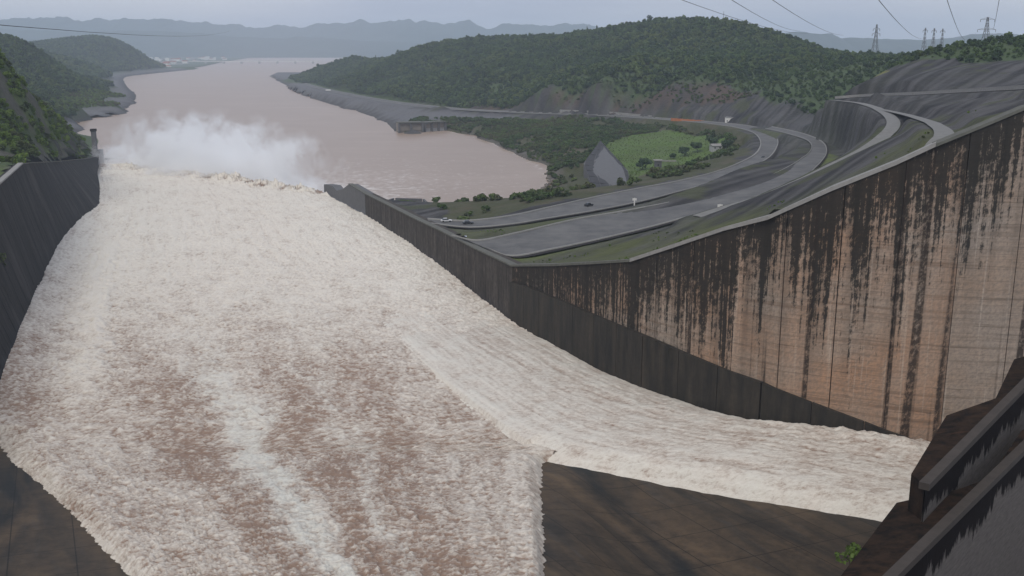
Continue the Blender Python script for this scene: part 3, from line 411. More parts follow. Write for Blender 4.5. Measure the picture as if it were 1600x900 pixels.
SHORE2 = [(a, b) for a, b, _ in catmull(SHORE, 4)]; LSHORE2 = [(a, b) for a, b, _ in catmull(LEFT_SHORE, 4)]
def right_height(X, Y, roads=True):
    Z = np.clip(tR(X, Y), -4, 175)
    Z = Z + fbm(X / 40, Y / 40, 4) * np.clip((Z - 12) / 60, 0, 1) * 3 * sstep(900, 1200, Y) + fbm(X / 9, Y / 9, 3) * .25
    sd = -side(X, Y, SHORE2); far = (Y > 1230) | (X < -110)
    Z = np.where((sd < 0) & (Y > 640) & (X < 40), np.minimum(Z, sd * .22 - .2), Z)
    Z = np.where((sd > 0) & (Y > 1270), np.maximum(Z, np.minimum(sd * .26, 10.)), Z)
    return near_road(X, Y, Z) if roads else Z
def left_height(X, Y):
    Z = np.clip(tL(X, Y), -4, 150); sd = -side(X, Y, LSHORE2)
    Z = np.where((sd < 0) & (Y > 840), np.minimum(Z, sd * .22 - .2), Z); Z = np.where((sd > 0) & (Y > 1330), np.maximum(Z, np.minimum(sd * .3, 9.)), Z)
    return Z + fbm(X / 45, Y / 45, 4) * np.clip((Z - 6) / 50, 0, 1) * 4 + fbm(X / 10, Y / 10, 3) * .4

def lerpc(a, b, t): t = np.asarray(t, float); return a * (1 - t[..., None]) + np.asarray(b) * t[..., None]
def soft(mask_poly, X, Y, j=6.0):
    jx, jy = fbm(X / 14, Y / 14, 3) * j * 1.6, fbm(X / 14 + 50, Y / 14, 3) * j * 1.6
    return inpoly(X + jx, Y + jy, mask_poly).astype(float)
def right_cover(X, Y, Z):
    C = np.zeros(X.shape + (3,)); th = np.arctan2(Y - 560, X - 40); r = np.hypot(X - 40, Y - 560)
    w_ = X * .75 - Y * .66; st = pnoise(w_ / 9, (X + Y) * .004) * .8 + pnoise(w_ / 4.2 + 9, (X + Y) * .006) * .8; k = np.clip(.45 + 1.2 * st + .5 * fbm(X / 18, Y / 18, 3), 0, 1)
    C[:] = (.020, .0195, .022); C = lerpc(C, (.080, .077, .079), k)
    gn = np.clip(.5 + 1.5 * fbm(X / 22, Y / 22, 4), 0, 1)
    C = lerpc(C, (.055, .062, .026), sstep(.62, .9, gn) * .8)
    dH, _ = polydist(X, Y, [tuple(q) for q in (high_a + high_b) / 2]); dW = side(X, Y, WL); dM, _ = polydist(X, Y, [tuple(q) for q in mid_b]); dMa, _ = polydist(X, Y, [tuple(q) for q in mid_a]); dLb, _ = polydist(X, Y, [tuple(q) for q in low_b])
    gw = np.clip(1 - np.abs(dW) / (58 + 40 * fbm(X / 16, Y / 16, 3)), 0, 1) * sstep(215, 245, Y + X * .25) * (Y < 420)
    C = lerpc(C, (.078, .088, .028), np.clip(gw * 2.4, 0, .9) * (.45 + .55 * gn))
    C = lerpc(C, (.095, .120, .030), np.clip(1.5 - dM / 6.5, 0, 1) * (.6 + .4 * gn)); C = lerpc(C, (.085, .105, .030), np.clip(1 - dH / 10, 0, 1) * .7 * (.4 + .6 * gn) * (Y < 395))
    btw = np.clip(1 - dMa / 14, 0, 1) * np.clip(1 - dLb / 40, 0, 1); C = lerpc(C, (.070, .082, .035), np.clip(btw * 2.6, 0, .9))
    s = soft(SCRUB_POLY, X, Y) * ((X < 195) | (Y > 900)); C = lerpc(C, (.055, .060, .026), s); C = lerpc(C, (.085, .072, .045), s * sstep(.45, .8, np.clip(.5 + fbm(X / 30 + 9, Y / 30, 3), 0, 1)) * .7)
    C = lerpc(C, (.088, .148, .028), soft(GRASS_POLY, X, Y, 5) * (.65 + .35 * gn))
    C = lerpc(C, (.052, .082, .028), soft(FOREST_POLY, X, Y)); c = soft(CLIFF_POLY, X, Y, 3)
    C = lerpc(C, (.078, .054, .042), c); C = lerpc(C, (.050, .045, .042), c * sstep(.4, .6, np.clip(.5 + 1.3 * fbm(X / 30, Y / 60, 3), 0, 1)))
    rk = ((Y > 430) & (Y < 800) & (X > 172) & (X < 258)) | ((Y >= 800) & (Y < 985) & (X > 214) & (X < 264)); C = C * (1 - .85 * rk[..., None]) + lerpc(np.zeros(X.shape + (3,)) + .026, (.074, .072, .074), k) * (.85 * rk[..., None])
    C = lerpc(C, (.17, .17, .04), soft(YELLOW_POLY, X, Y, 4) * .9)
    dS, _ = polydist(X, Y, SHORE); rip = np.clip(1 - dS / 14, 0, 1) * (Y < 1200)
    C = lerpc(C, (.105, .095, .085), np.clip(rip * 1.6, 0, 1) * (.5 + .5 * gn))
    lr = (Z < 15) * (Y > 1290) * (1 - soft(FOREST_POLY, X, Y)); C = lerpc(C, (.125, .125, .132), lr * .92); C = lerpc(C, (.060, .058, .058), lr * (Z < 3.5))
    return C
def left_cover(X, Y, Z):
    C = np.zeros(X.shape + (3,)); gn = np.clip(.5 + 1.5 * fbm(X / 25, Y / 25, 4), 0, 1)
    C[:] = (.052, .080, .028); C = lerpc(C, (.085, .120, .030), sstep(.5, .9, gn) * (Y < 1000)); C = lerpc(C, (.085, .078, .072), sstep(.55, .75, np.clip(.5 + 1.4 * fbm(X / 16 + 40, Y / 30, 4), 0, 1)) * (Y < 900) * .85)
    dS, _ = polydist(X, Y, LEFT_SHORE); rip = (Y > 1200) * np.clip(1.5 - dS / 55, 0, 1) * (Z < 13)
    C = lerpc(C, (.135, .135, .14), rip); C = lerpc(C, (.06, .058, .06), rip * (Z < 4)); C = lerpc(C, (.075, .110, .038), (Y > 1350) * (Y < 2000) * (Z < 24) * (Z > 12) * .8)
    C = lerpc(C, (.20, .125, .075), (np.hypot(X + 600, Y - 1380) < 70) * (Z < 14) * (Z > 0) * 1.0)
    return C
def grid_terrain(name, xs, ys, hf, cf, keep, label, cat='terrain'):
    X, Y = np.meshgrid(xs, ys); Z = hf(X, Y); C = cf(X, Y, Z); K = keep(X, Y, Z); ny, nx = X.shape
    idx = np.arange(ny * nx).reshape(ny, nx); F = np.stack([idx[:-1, :-1], idx[:-1, 1:], idx[1:, 1:], idx[1:, :-1]], -1)
    kk = K[:-1, :-1] & K[:-1, 1:] & K[1:, 1:] & K[1:, :-1]; F = F[kk]
    V = np.stack([X, Y, Z], -1).reshape(-1, 3); used = np.unique(F); re = np.full(len(V), -1); re[used] = np.arange(len(used))
    o = mesh_obj(name, V[used], re[F], M['ground'], smooth=True)
    a = o.data.color_attributes.new('cover', 'FLOAT_COLOR', 'POINT'); c4 = np.ones((len(used), 4), np.float32); c4[:, :3] = C.reshape(-1, 3)[used]
    a.data.foreach_set('color', c4.ravel()); return tag(o, label, cat, kind='structure')
FX = 560
grid_terrain('terrain_near', np.arange(-120, FX, 2.2), np.arange(186, 1150, 2.2), right_height, right_cover,
             lambda X, Y, Z: (side(X, Y, WL) < -2.6) & (Z > -3.5) & ((Y < 625) | (X > -80)) & ((X > -75) | (Y < 600)), 'dam slope with dark rockfill, terraces and green valley on the right bank')
grid_terrain('terrain_hill', np.arange(-820, 1500, 11.), np.arange(440, 3700, 11.), lambda X, Y: right_height(X, Y) - .9 * ((X < FX) & (Y < 1150)), right_cover,
             lambda X, Y, Z: ((X > FX - 24) | (Y > 1128)) & (Z > -3.5), 'wooded hill and riverside slope beyond the dam on the right bank')
grid_terrain('terrain_left_bank', np.concatenate([np.arange(-2600, -460, 13.), np.arange(-460, -110, 3.5)]), np.concatenate([np.arange(180, 960, 4.), np.arange(960, 4700, 14.)]), left_height, left_cover,
             lambda X, Y, Z: (Z > -3.5) & ((Y > 800) | (side(X, Y, [(a, b) for a, b, _ in LEFT_TOP]) < -2.0)) & ((X < -330) | (Y < 800)), 'green left bank hills and shore along the muddy river')

# far plain and mountains
def flat(name, poly, z, m, label, cat):
    return tag(mesh_obj(name, [(x, y, z) for x, y in poly], [tuple(range(len(poly)))], m), label, cat, kind='structure')
M['plain'] = plain('far_plain', (.06, .085, .05), .95, .4, .01)
flat('far_plain_left', [(-1385, 4300), (-1560, 5300), (-1850, 6700), (-2250, 9000), (-1600, 9800), (6500, 9800), (6500, 15500), (-12000, 15500), (-12000, 3400), (-2000, 3400)], 2.5, M['plain'], 'flat green valley floor beyond the river bend', 'plain')
flat('far_plain_right', [(-350, 3350), (200, 2700), (1200, 1800), (7000, 1500), (7000, 9790), (-700, 9790), (-900, 7000), (-700, 4500)], 2.3, M['plain'], 'flat land hidden behind the wooded hill', 'plain')
def mountain(name, prof, D, depth, label, rough=22, seed=0):
    prof = sorted(prof); px = np.array([q[0] for q in prof]); pz = np.array([q[1] for q in prof])
    xs = np.linspace(px[0], px[-1], 420); dy = np.linspace(-depth, depth, 41); X, DY = np.meshgrid(xs, dy)
    top = np.interp(X, px, pz) * np.clip(np.minimum(X - px[0], px[-1] - X) / 600 + .35, 0, 1)
    sh = 1 - np.abs(DY) / depth; sh = sh ** 1.15
    n = fbm(X / 420 + seed, DY / 420 + seed, 5, .55)
    top = top + (fbm(X / 330 + seed * 7, X * 0 + seed, 4, .6) * 1.3 + np.abs(fbm(X / 700 + 3 * seed, X * 0 + 2.5, 3)) * 1.2) * rough * np.clip(top / 120, 0, 1)
    Z = top * np.clip(sh + n * .30 * (1 - sh) * 2 * sh, 0, 1) + n * rough * sh * .35 + fbm(X / 90 + seed, DY / 90, 3) * rough * .3 * sh
    Z = np.where(sh < .02, -2, Z)
    idx = np.arange(X.size).reshape(X.shape); F = np.stack([idx[:-1, :-1], idx[:-1, 1:], idx[1:, 1:], idx[1:, :-1]], -1).reshape(-1, 4)
    return tag(mesh_obj(name, np.stack([X, D + DY, Z], -1).reshape(-1, 3), F, M['mountain'], smooth=True), label, 'mountains', kind='structure')
mountain('mountains', MTN_A, 12500, 1600, 'jagged karst mountains fading into haze across the far skyline', 48, 0)
mountain('mountains', MTN_B, 8500, 900, 'pale blue mountain ridge behind the pylons', 14, 5)
mountain('mountains', MTN_C, 10500, 1200, 'lower misty ridge in front of the karst peaks', 16, 9)
mountain('mountains', MTN_D, 4200, 380, 'small pale peak showing behind the wooded hilltop', 12, 3)

# roads and their kerbs
def road(name, a, b, label, kerbs=(1, 1), mat='road'):
    n = len(a); V = np.concatenate([a, b]); F = np.array([(i, i + 1, n + i + 1, n + i) for i in range(n - 1)])
    nz = np.cross(V[F[0][1]] - V[F[0][0]], V[F[0][3]] - V[F[0][0]])[2]
    if nz < 0: F = F[:, ::-1].copy()
    o = tag(mesh_obj(name, V, F, M[mat], smooth=True), label, 'road', kind='structure')
    for e, other, k in ((a, b, kerbs[0]), (b, a, kerbs[1])):
        if not k: continue
        d = other - e; d[:, 2] = 0; d /= np.linalg.norm(d, axis=1)[:, None]; w = 1.1 * k
        q = [e - d * .1, e - d * .1 + [0, 0, .5], e + d * w + [0, 0, .5], e + d * w - [0, 0, .05]]
        VV = np.concatenate(q); FF = np.array([(j * n + i, j * n + i + 1, (j + 1) * n + i + 1, (j + 1) * n + i) for j in range(3) for i in range(n - 1)])
        mesh_obj('kerb', VV, FF, M['kerb'], o)
        if e is b:
            q = [e - d * .15 + [0, 0, .12], e - d * 2.6 + [0, 0, .12]]
            mesh_obj('ditch', np.concatenate(q), np.array([(i, i + 1, n + i + 1, n + i) for i in range(n - 1)]), M['joint'], o)
    return o
road('road', low_a, low_b, 'lowest grey road sweeping round the grass valley with pale kerb', (1.2, .8))
road('road', mid_a, mid_b, 'broad grey terrace road above the lowest road', (.7, .9))
road('road', high_a, high_b, 'narrow pale service road looping over the rockfill slope', (0, 0), 'path')
road('road', top_a, top_b, 'pale berm path curling away from the top of the tall wall', (0, 0), 'path')
ben_road = road('road', ben_a, ben_b, 'straight pale berm line crossing the upper rockfill slope', (0, 0), 'path')

# ------------------------------------------------------------------ retaining walls
def resample(line, step):
    P = np.array(line, float); d = np.concatenate([[0], np.cumsum(np.linalg.norm(np.diff(P[:, :2], axis=0), axis=1))])
    n = max(2, int(round(d[-1] / step)) + 1); u = np.linspace(0, d[-1], n)
    return np.stack([np.interp(u, d, P[:, k]) for k in range(P.shape[1])], 1), u
def wall_panel(name, p, q, u0, u1, zb, thick, m, parent, gap=.13, front=0.0, batter=None, nrm=None):
    """one cast block between stations p, q = (x, y, ztop); its face looks along -nrm"""
    p, q = np.array(p, float), np.array(q, float); e = q[:2] - p[:2]; L = np.linalg.norm(e); e /= L
    n = np.array([-e[1], e[0]]) if nrm is None else nrm        # away from the channel
    a = p[:2] + e * gap - n * front; b = q[:2] - e * gap - n * front
    zt = p[2], q[2]; bo = np.zeros(2) if batter is None else batter
    V, UV = [], []
    for k in range(3):
        f = k / 2; ta = zt[0] * (1 - f) + zb * f; tb = zt[1] * (1 - f) + zb * f
        V += [(*(a + bo * f), ta), (*(b + bo * f), tb)]; UV += [(u0 + gap, zt[0] - ta), (u1 - gap, zt[1] - tb)]
    i = len(V)
    V += [(*(a + n * thick), zt[0]), (*(b + n * thick), zt[1]), (*(a + n * thick), zb), (*(b + n * thick), zb)]; UV += [(u0, 0), (u1, 0), (u0, 1), (u1, 1)]
    F = [(0, 2, 3, 1), (2, 4, 5, 3), (0, 1, i + 1, i), (0, i, i + 2, 4, 2), (1, 3, 5, i + 3, i + 1), (i, i + 1, i + 3, i + 2)]
    return mesh_obj(name, V, F, m, parent, uv=UV)
def coping(name, line, w, h, m, parent, over=.35, sgn=1):
    P = np.array(line, float); d = np.gradient(P[:, :2], axis=0); d /= np.linalg.norm(d, axis=1)[:, None]; n = np.stack([-d[:, 1], d[:, 0]], 1) * sgn; k = len(P)
    z = np.zeros((k, 1)); n3 = np.hstack([n, z]); up = np.array([0, 0, 1.])
    rows = [P - n3 * over - up * .02, P - n3 * over + up * h, P + n3 * w + up * h, P + n3 * w - up * .02]
    F = [(j * k + i, j * k + i + 1, ((j + 1) % 4) * k + i + 1, ((j + 1) % 4) * k + i) for j in range(4) for i in range(k - 1)]
    F += [(0, k, 2 * k, 3 * k), (k - 1, 4 * k - 1, 3 * k - 1, 2 * k - 1)]
    return mesh_obj(name, np.concatenate(rows), F, m, parent)
coping('kerb', catmull(BENCH, 6), .5, 1.7, M['coping'], ben_road)
RT = [tuple(q) for q in RIGHT_TOP]
i0 = 10                                      # station (0, 306): where the channel wall meets the tall wall
tall = tag(empty('retaining_wall', (60, 208, 15)), 'tall brown concrete retaining wall streaked with black algae', 'wall')
chan = tag(empty('channel_wall', (-50, 440, 10)), 'long dark concrete side wall running to a notched end beside the foaming chute', 'wall')
def under(o): return o                       # parts keep world coordinates: parent inverse is set below
def adopt(parent):
    inv = Matrix.Translation(parent.location).inverted()
    for ch in parent.children: ch.matrix_parent_inverse = inv
P, U = resample(RT[i0:], 11.0); U0 = 350
for k in range(len(P) - 1):
    m = M['wall_brown'] if P[k][0] < 82 else M['wall_grey']
    wall_panel('panel', P[k], P[k + 1], U0 + U[k], U0 + U[k + 1], 6, 6.0, m, tall, gap=(.05, .12, .04, .07, .16, .05)[k % 6])
tops = RT[i0:]; near_i = next(i for i, q in enumerate(RT) if q[0] > 83)
coping('coping', RT[i0:14], 3.2, .6, M['coping_dark'], tall)
coping('coping', RT[13:near_i], 3.6, .85, M['coping'], tall)
coping('coping', RT[near_i - 1:], 3.0, .6, M['coping_dark'], tall)
BP, BU = resample(RIGHT_BAND, 11.0)
for k in range(len(BP) - 1):
    wall_panel('lower_panel', BP[k], BP[k + 1], BU[k], BU[k + 1], 5, 1.2, M['wall_wet'], tall, gap=.06, front=.9)
# backing behind the joints
def core(line, off, zb, parent, drop=.3):
    P = np.array(line, float); d = np.gradient(P[:, :2], axis=0); d /= np.linalg.norm(d, axis=1)[:, None]; n = np.stack([-d[:, 1], d[:, 0]], 1); k = len(P)
    t = P.copy(); t[:, :2] += n * off; t[:, 2] -= drop; b = t.copy(); b[:, 2] = zb
    mesh_obj('core', np.concatenate([t, b]), np.array([(i, i + 1, k + i + 1, k + i) for i in range(k - 1)]), M['joint'], parent)
core([tuple(q) for q in P], .9, 6, tall); adopt(tall)
Pc = RT[:i0 + 1]; uu = 0
for k in range(len(Pc) - 1):
    a, b = np.array(Pc[k]), np.array(Pc[k + 1]); L = np.linalg.norm((b - a)[:2]); n = max(1, int(round(L / 13)))
    for j in range(n):
        p, q = a + (b - a) * j / n, a + (b - a) * (j + 1) / n
        wall_panel('panel', p, q, uu, uu + L / n, 2, 5.0, M['wall_channel'] if k > 4 else M['wall_end'], chan, gap=.07); uu += L / n
coping('coping', RT[4:i0 + 1], 2.2, .45, M['coping_dark'], chan); core(Pc, .8, 2, chan); adopt(chan)
# end face of the wall
# left wall: leans back from the water
lw = tag(empty('battered_wall', (-200, 480, 10)), 'dark leaning concrete wall along the left side of the chute', 'wall')
LBz = [(x, y, 17.5) for x, y in LEFT_BASE]
T, TU = resample(LEFT_TOP, 11.0); nT = len(T); bu = np.array(LBz); bd = np.concatenate([[0], np.cumsum(np.linalg.norm(np.diff(bu[:, :2], axis=0), axis=1))])
td = np.concatenate([[0], np.cumsum(np.linalg.norm(np.diff(np.array(LEFT_TOP)[:, :2], axis=0), axis=1))])
base_of = lambda u: np.array([np.interp(np.interp(u, td, np.arange(len(td))), np.arange(len(bd)), bu[:, c]) for c in (0, 1)])
for k in range(nT - 1):
    p, q = T[k], T[k + 1]; e = q[:2] - p[:2]; L = np.linalg.norm(e); e = e / L; nr = np.array([-e[1], e[0]])   # away from the water
    g = .16; V, UV = [], []
    for f in (0, .5, 1.0, 1.25):
        for s_, u_ in ((p, TU[k] + g), (q, TU[k + 1] - g)):
            top_ = s_[:2] + e * (g if s_ is p else -g); b_ = base_of(TU[k] if s_ is p else TU[k + 1]) + e * (g if s_ is p else -g)
            xy = top_ + (b_ - top_) * f; V.append((*xy, s_[2] + (17.5 - s_[2]) * f)); UV.append((u_, (s_[2] - 17.5) * f))
    i = len(V)
    for s_ in (p, q):
        V += [(*(s_[:2] + nr * 3.0), s_[2]), (*(s_[:2] + nr * 3.0), 5)]; UV += [(0, 0), (0, 0)]
    F = [(0, 1, 3, 2), (2, 3, 5, 4), (4, 5, 7, 6), (0, i, i + 2, 1), (0, 2, 4, 6, i + 1, i), (1, i + 2, i + 3, 7, 5, 3), (i, i + 1, i + 3, i + 2)]
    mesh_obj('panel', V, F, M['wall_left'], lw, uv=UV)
coping('coping', LEFT_TOP[:4], 1.6, .5, M['coping'], lw); coping('coping', LEFT_TOP[3:], 1.8, .3, M['coping_dark'], lw)
V = []; NB = nT
for k in range(nT):
    bx, by = base_of(TU[k]); tx, ty, tz = T[k]; V += [(tx - .9, ty, tz - .4), (bx - 1.3, by, 17.0), (bx + 1.0, by, 8.)]
mesh_obj('core', V, [(3 * i + j, 3 * i + 3 + j, 3 * i + 4 + j, 3 * i + 1 + j) for i in range(NB - 1) for j in range(2)], M['joint'], lw); adopt(lw)
tag(MB().prism([(-176, 332), (-204, 409), (-260, 402), (-250, 330)], 52.4, 55.0).build('platform', M['slab_pale']), 'pale flat concrete platform on top of the leaning wall', 'platform')

# ------------------------------------------------------------------ water
def zwater(X, Y):
    return 17.6 + .175 * np.sqrt(np.clip(207 - Y, 0, None) ** 2 + 25) - .875 * 1 - sstep(430, 640, Y) * 3.4 - sstep(640, 800, Y) * 3.2
XLY = [100, 122.7, 165, 200, 212, 330, 406, 560, 700, 790, 900]; XLX = [-36, -49, -79, -106, -116, -158, -184, -230, -286, -319, -350]
XRY = [100, 122.7, 195, 197, 206, 214, 238, 266, 306, 387, 500, 610, 720]; XRX = [4.0, 4.6, 6.5, 8, 40, 52, 30, 16, -1, -28, -69, -113, -150]
xl = lambda Y: np.interp(Y, XLY, XLX); xr = lambda Y: np.interp(Y, XRY, XRX)
yb = [104.0]
while yb[-1] < 752: yb.append(yb[-1] + .36 + (yb[-1] - 104) * .0021)
yb = np.array(yb); S = np.linspace(0, 1, 330); SS, YB = np.meshgrid(S, yb)
Y = YB + (.5 - SS) * 180 * sstep(300, 700, YB); X = xl(Y) + (xr(Y) - xl(Y)) * SS
edge_n = fbm(Y / 2.2, SS * 2, 4, .6)
X = X + (edge_n * 1.8 + fbm(Y / .9, SS * 9, 2) * .25) * (np.exp(-SS * 34) * (Y < 215) + .6 * np.exp(-(1 - SS) * 50) * (Y < 197))
ang = (X - 5) / (Y - 58); rad = np.hypot(X - 5, Y - 58)
wob = fbm(X / 12, Y / 30, 3) * .06 + fbm(X / 4, Y / 5, 3) * .035
def band(c, w): return np.exp(-((ang + wob - c) / w) ** 2)
fade = 1 - sstep(190, 330, Y + 30 * fbm(X / 20, Y / 30, 3))
brown = fade * (.9 * band(-.50, .06) + .9 * band(-.33, .05) + .8 * band(-.225, .06) + .35 * band(-.72, .12) + .3 * band(-.08, .08))
streak = fade * (band(-.42, .030) + .5 * band(-.28, .018))
thread = fbm(ang * 42, rad / 22, 4, .6) * (1 - sstep(300, 420, Y)) + fbm(SS * 46, YB / 26, 4, .6) * sstep(300, 420, Y)     # threads drawn out along the flow
far_ = sstep(230, 420, Y)
n1 = fbm(X / 1.25, Y / .85, 3, .62); n2 = fbm(X / 4.5, Y / 3.0, 4, .65); n3 = fbm(X / 24, Y / 30, 3)
amp = .26 + .16 * np.clip(brown, 0, 1) + .30 * far_
wx_, wy_ = fbm(X / 7 + 5, Y / 7, 2) * 1.6, fbm(X / 7, Y / 7 + 8, 2) * 1.6
tan_ = np.arctan2(X - 5, Y - 20) * np.clip(np.hypot(X - 5, Y - 20), 60, None)
rid = 1 - np.abs(fbm((tan_ + wx_) / 2.6 + 40, (rad + wy_) / 1.15, 3, .55)) * 2.6
rid2 = 1 - np.abs(fbm((tan_ + wx_) / 5.5 + 11, (rad + wy_) / 2.2, 3, .5)) * 2.6
boil = fbm(X / 15 + 3, Y / 19, 3, .55)
Z = zwater(X, Y) + n1 * amp + n2 * .45 + n3 * .8 + np.clip(rid, 0, 1) ** 2 * .30 + np.clip(rid2, 0, 1) ** 2 * .30 + thread * .35
# the outer water climbs the left wall; a low standing wave runs along it
Z += 3.0 * np.exp(-((SS - .0) / .05) ** 2) * sstep(215, 260, Y) * (1 - sstep(420, 560, Y))
Z += .9 * np.exp(-((SS - .13 + wob) / .03) ** 2) * sstep(225, 260, Y) * (1 - sstep(380, 470, Y))
rim = np.exp(-SS * 26) * (Y < 222) + np.exp(-(1 - SS) * 22) * (Y < 196); Z += rim * .15
Z -= 3.0 * ((1 - np.clip(SS / .055, 0, 1)) ** 1.6 * (Y < 214) + (1 - np.clip((1 - SS) / .035, 0, 1)) ** 1.6 * (Y < 197))
# lip of the chute: torn crest, then the plunge
dl = YB - 700
jag = np.clip(fbm(X / 11, Y / 11, 5, .62) + .15, 0, 1); sp = np.exp(-((dl + 2) / 17) ** 2)
Z += sp * (jag * 7.5 + np.clip(n1, 0, 1) * 3.5 + np.clip(n2, 0, 1) * 2) * (.35 + .65 * sstep(.02, .12, SS)) * (1 - .6 * sstep(.9, 1, SS))
Z = Z - sstep(4, 46, dl) * (Z + 1.5)
foam = .21 + .34 * n1 + (.18 + .25 * far_) * n2 + (.26 + .22 * far_) * thread + .36 * far_ + .42 * np.clip(rid, 0, 1) ** 3 + .26 * np.clip(rid2, 0, 1) ** 3 + .26 * boil + .34 * streak - .42 * np.clip(brown, 0, 1.15) + .25 * rim 
foam += .3 * np.exp(-((SS - .13 + wob) / .03) ** 2) * sstep(225, 260, Y) * (1 - sstep(380, 470, Y)) - .14 * (1 - sstep(0, .11, SS)) * (Y > 215)
foam += .45 * sp * (jag - .22) - sp * .75 * sstep(.14, .0, jag)  # brown hollows between crests: silt, with their dark shadows painted in as less foam
tint = np.clip(streak * .9 + .35 * sstep(250, 480, Y) * (1 - np.exp(-((SS - .55) / .3) ** 2)) + .2 * n3, 0, 1)
def water_mesh(name, X, Y, Z, foam, tint, label):
    idx = np.arange(X.size).reshape(X.shape); F = np.stack([idx[:-1, :-1], idx[:-1, 1:], idx[1:, 1:], idx[1:, :-1]], -1).reshape(-1, 4)
    o = mesh_obj(name, np.stack([X, Y, Z], -1).reshape(-1, 3), F, M['white_water'], smooth=True)
    for k, v in (('foam', foam), ('tint', tint)):
        a = o.data.attributes.new(k, 'FLOAT', 'POINT'); a.data.foreach_set('value', np.clip(v, -1, 2).astype(np.float32).ravel())
    return tag(o, label, 'water', kind='structure')
water_mesh('water_chute', X, Y, Z, foam, tint, 'broad sheet of foaming muddy water racing down the chute')
# side jet from behind the piers
E1 = catmull([(98, 140, 0), (80, 154, 0), (66, 164, 0), (47, 174.5, 0), (25, 185, 0), (8, 194.5, 0), (-5, 216, 0), (-21, 252, 0), (-40, 300, 0), (-60, 352, 0)], 30)
E2 = catmull([(108, 178, 0), (94, 190, 0), (80, 199.5, 0), (67, 206, 0), (52, 213, 0), (38, 229, 0), (24, 250, 0), (12, 277, 0), (-2, 308, 0), (-22, 370, 0)], 30)
ns = len(E1); tt = np.linspace(0, 1, 110); TT, II = np.meshgrid(tt, np.arange(ns)); a = II / (ns - 1)
X = E1[:, 0][:, None] * (1 - TT) + E2[:, 0][:, None] * TT; Y = E1[:, 1][:, None] * (1 - TT) + E2[:, 1][:, None] * TT
arch = np.sin(np.pi * np.clip(TT, 0, 1)) ** .55
n1 = fbm(X / 1.3, Y / 1.3, 3, .6); n2 = fbm(X / 6, Y / 6, 3); st = fbm((TT * 26), a * 9, 4, .6)
base = np.interp(a, [0, .2, .35, .55, .75, 1], [20.6, 20.6, 19.8, 18.9, 18.3, 16.2])
Z = base + arch * np.interp(a, [0, .25, .4, .6, .8, 1], [.2, 2.2, 2.9, 1.9, 1.0, .2]) + n1 * .25 + n2 * .25 + st * .25
Z += (1.7 + 1.6 * fbm(X / 3.5, Y / 3.5, 4, .6)) * np.exp(-((TT - .80) / .16) ** 2) * np.interp(a, [0, .10, .2, .33, .5, 1], [0, .45, 1, .8, .3, 0])
Z = Z - 2.9 * (1 - np.clip(TT / .14, 0, 1)) ** 1.7 * (a < .60); Z = np.where(TT < .02, Z - np.interp(a, [0, .55, .6, 1], [0, 0, .9, .8]), Z)
ed = (fbm(II / 9., TT * 2, 3) * 1.3 + fbm(II / 2.5, TT * 6, 2) * .25) * np.exp(-TT * 22) * (a < .6); X = X - ed * .45; Y = Y + ed
foam = .50 + .28 * n1 + .25 * n2 + .45 * st + .2 * np.exp(-TT * 14) - .12 * np.exp(-((TT - .6) / .2) ** 2) + .15 * a
water_mesh('water_side_jet', X, Y, Z, foam, np.clip(.25 + .5 * n2, 0, 1), 'side jet of foam sweeping in from behind the dark piers')
# river
def growth(a, b, step, lo, hi, g=1.16):
    c = list(np.arange(a, b, step)); s = step; 
    while c[-1] < hi: s *= g; c.append(c[-1] + s)
    s = step
    while c[0] > lo: s *= g; c.insert(0, c[0] - s)
    return np.array(c)
xs, ys = growth(-470, 60, 4.5, -9000, 9000), growth(560, 1300, 4.5, 180, 11500)
X, Y = np.meshgrid(xs, ys); dd = np.hypot(X + 0, Y - 600)
lx, ly = (X + 215), (Y - 705); al = (lx * .75 + ly * -.66); ac = lx * .66 + ly * .75     # along / beyond the lip
foam = .85 * np.exp(-np.clip(ac, 0, None) / 75) * np.exp(-(al / 130) ** 4) * (ac > -30)
foam = foam * (1 - sstep(150, 330, ac)) + .16 * np.exp(-np.clip(ac, 0, None) / 260) * np.exp(-(al / 190) ** 2) * (ac > 0) * sstep(-.1, .4, fbm(X / 25, Y / 25, 3))
Z = fbm(X / 14, Y / 14, 3) * .18 * np.exp(-dd / 900) + fbm(X / 6, Y / 6, 3) * .9 * np.clip(foam, 0, 1)
shore_d, _ = polydist(X, Y, SHORE); foam = foam + .22 * np.clip(1 - shore_d / 5, 0, 1) * (Y < 1250) * (X > -150)
# the river stops at the chute's walls: keep it downstream of them
keep = (side(X, Y, [(-700, 560), (-345, 800), (-318, 770), (-112, 596), (-60, 560), (400, 560)]) < 0)
idx = np.arange(X.size).reshape(X.shape); F = np.stack([idx[:-1, :-1], idx[:-1, 1:], idx[1:, 1:], idx[1:, :-1]], -1); kk = keep[:-1, :-1] & keep[1:, 1:] & keep[:-1, 1:] & keep[1:, :-1]; F = F[kk]
o = mesh_obj('river', np.stack([X, Y, Z], -1).reshape(-1, 3), F, M['river'], smooth=True)
at_ = o.data.attributes.new('foam', 'FLOAT', 'POINT'); at_.data.foreach_set('value', np.clip(foam, 0, 1).astype(np.float32).ravel())
tag(o, 'wide pinkish brown river winding away between green hills', 'river', kind='structure')
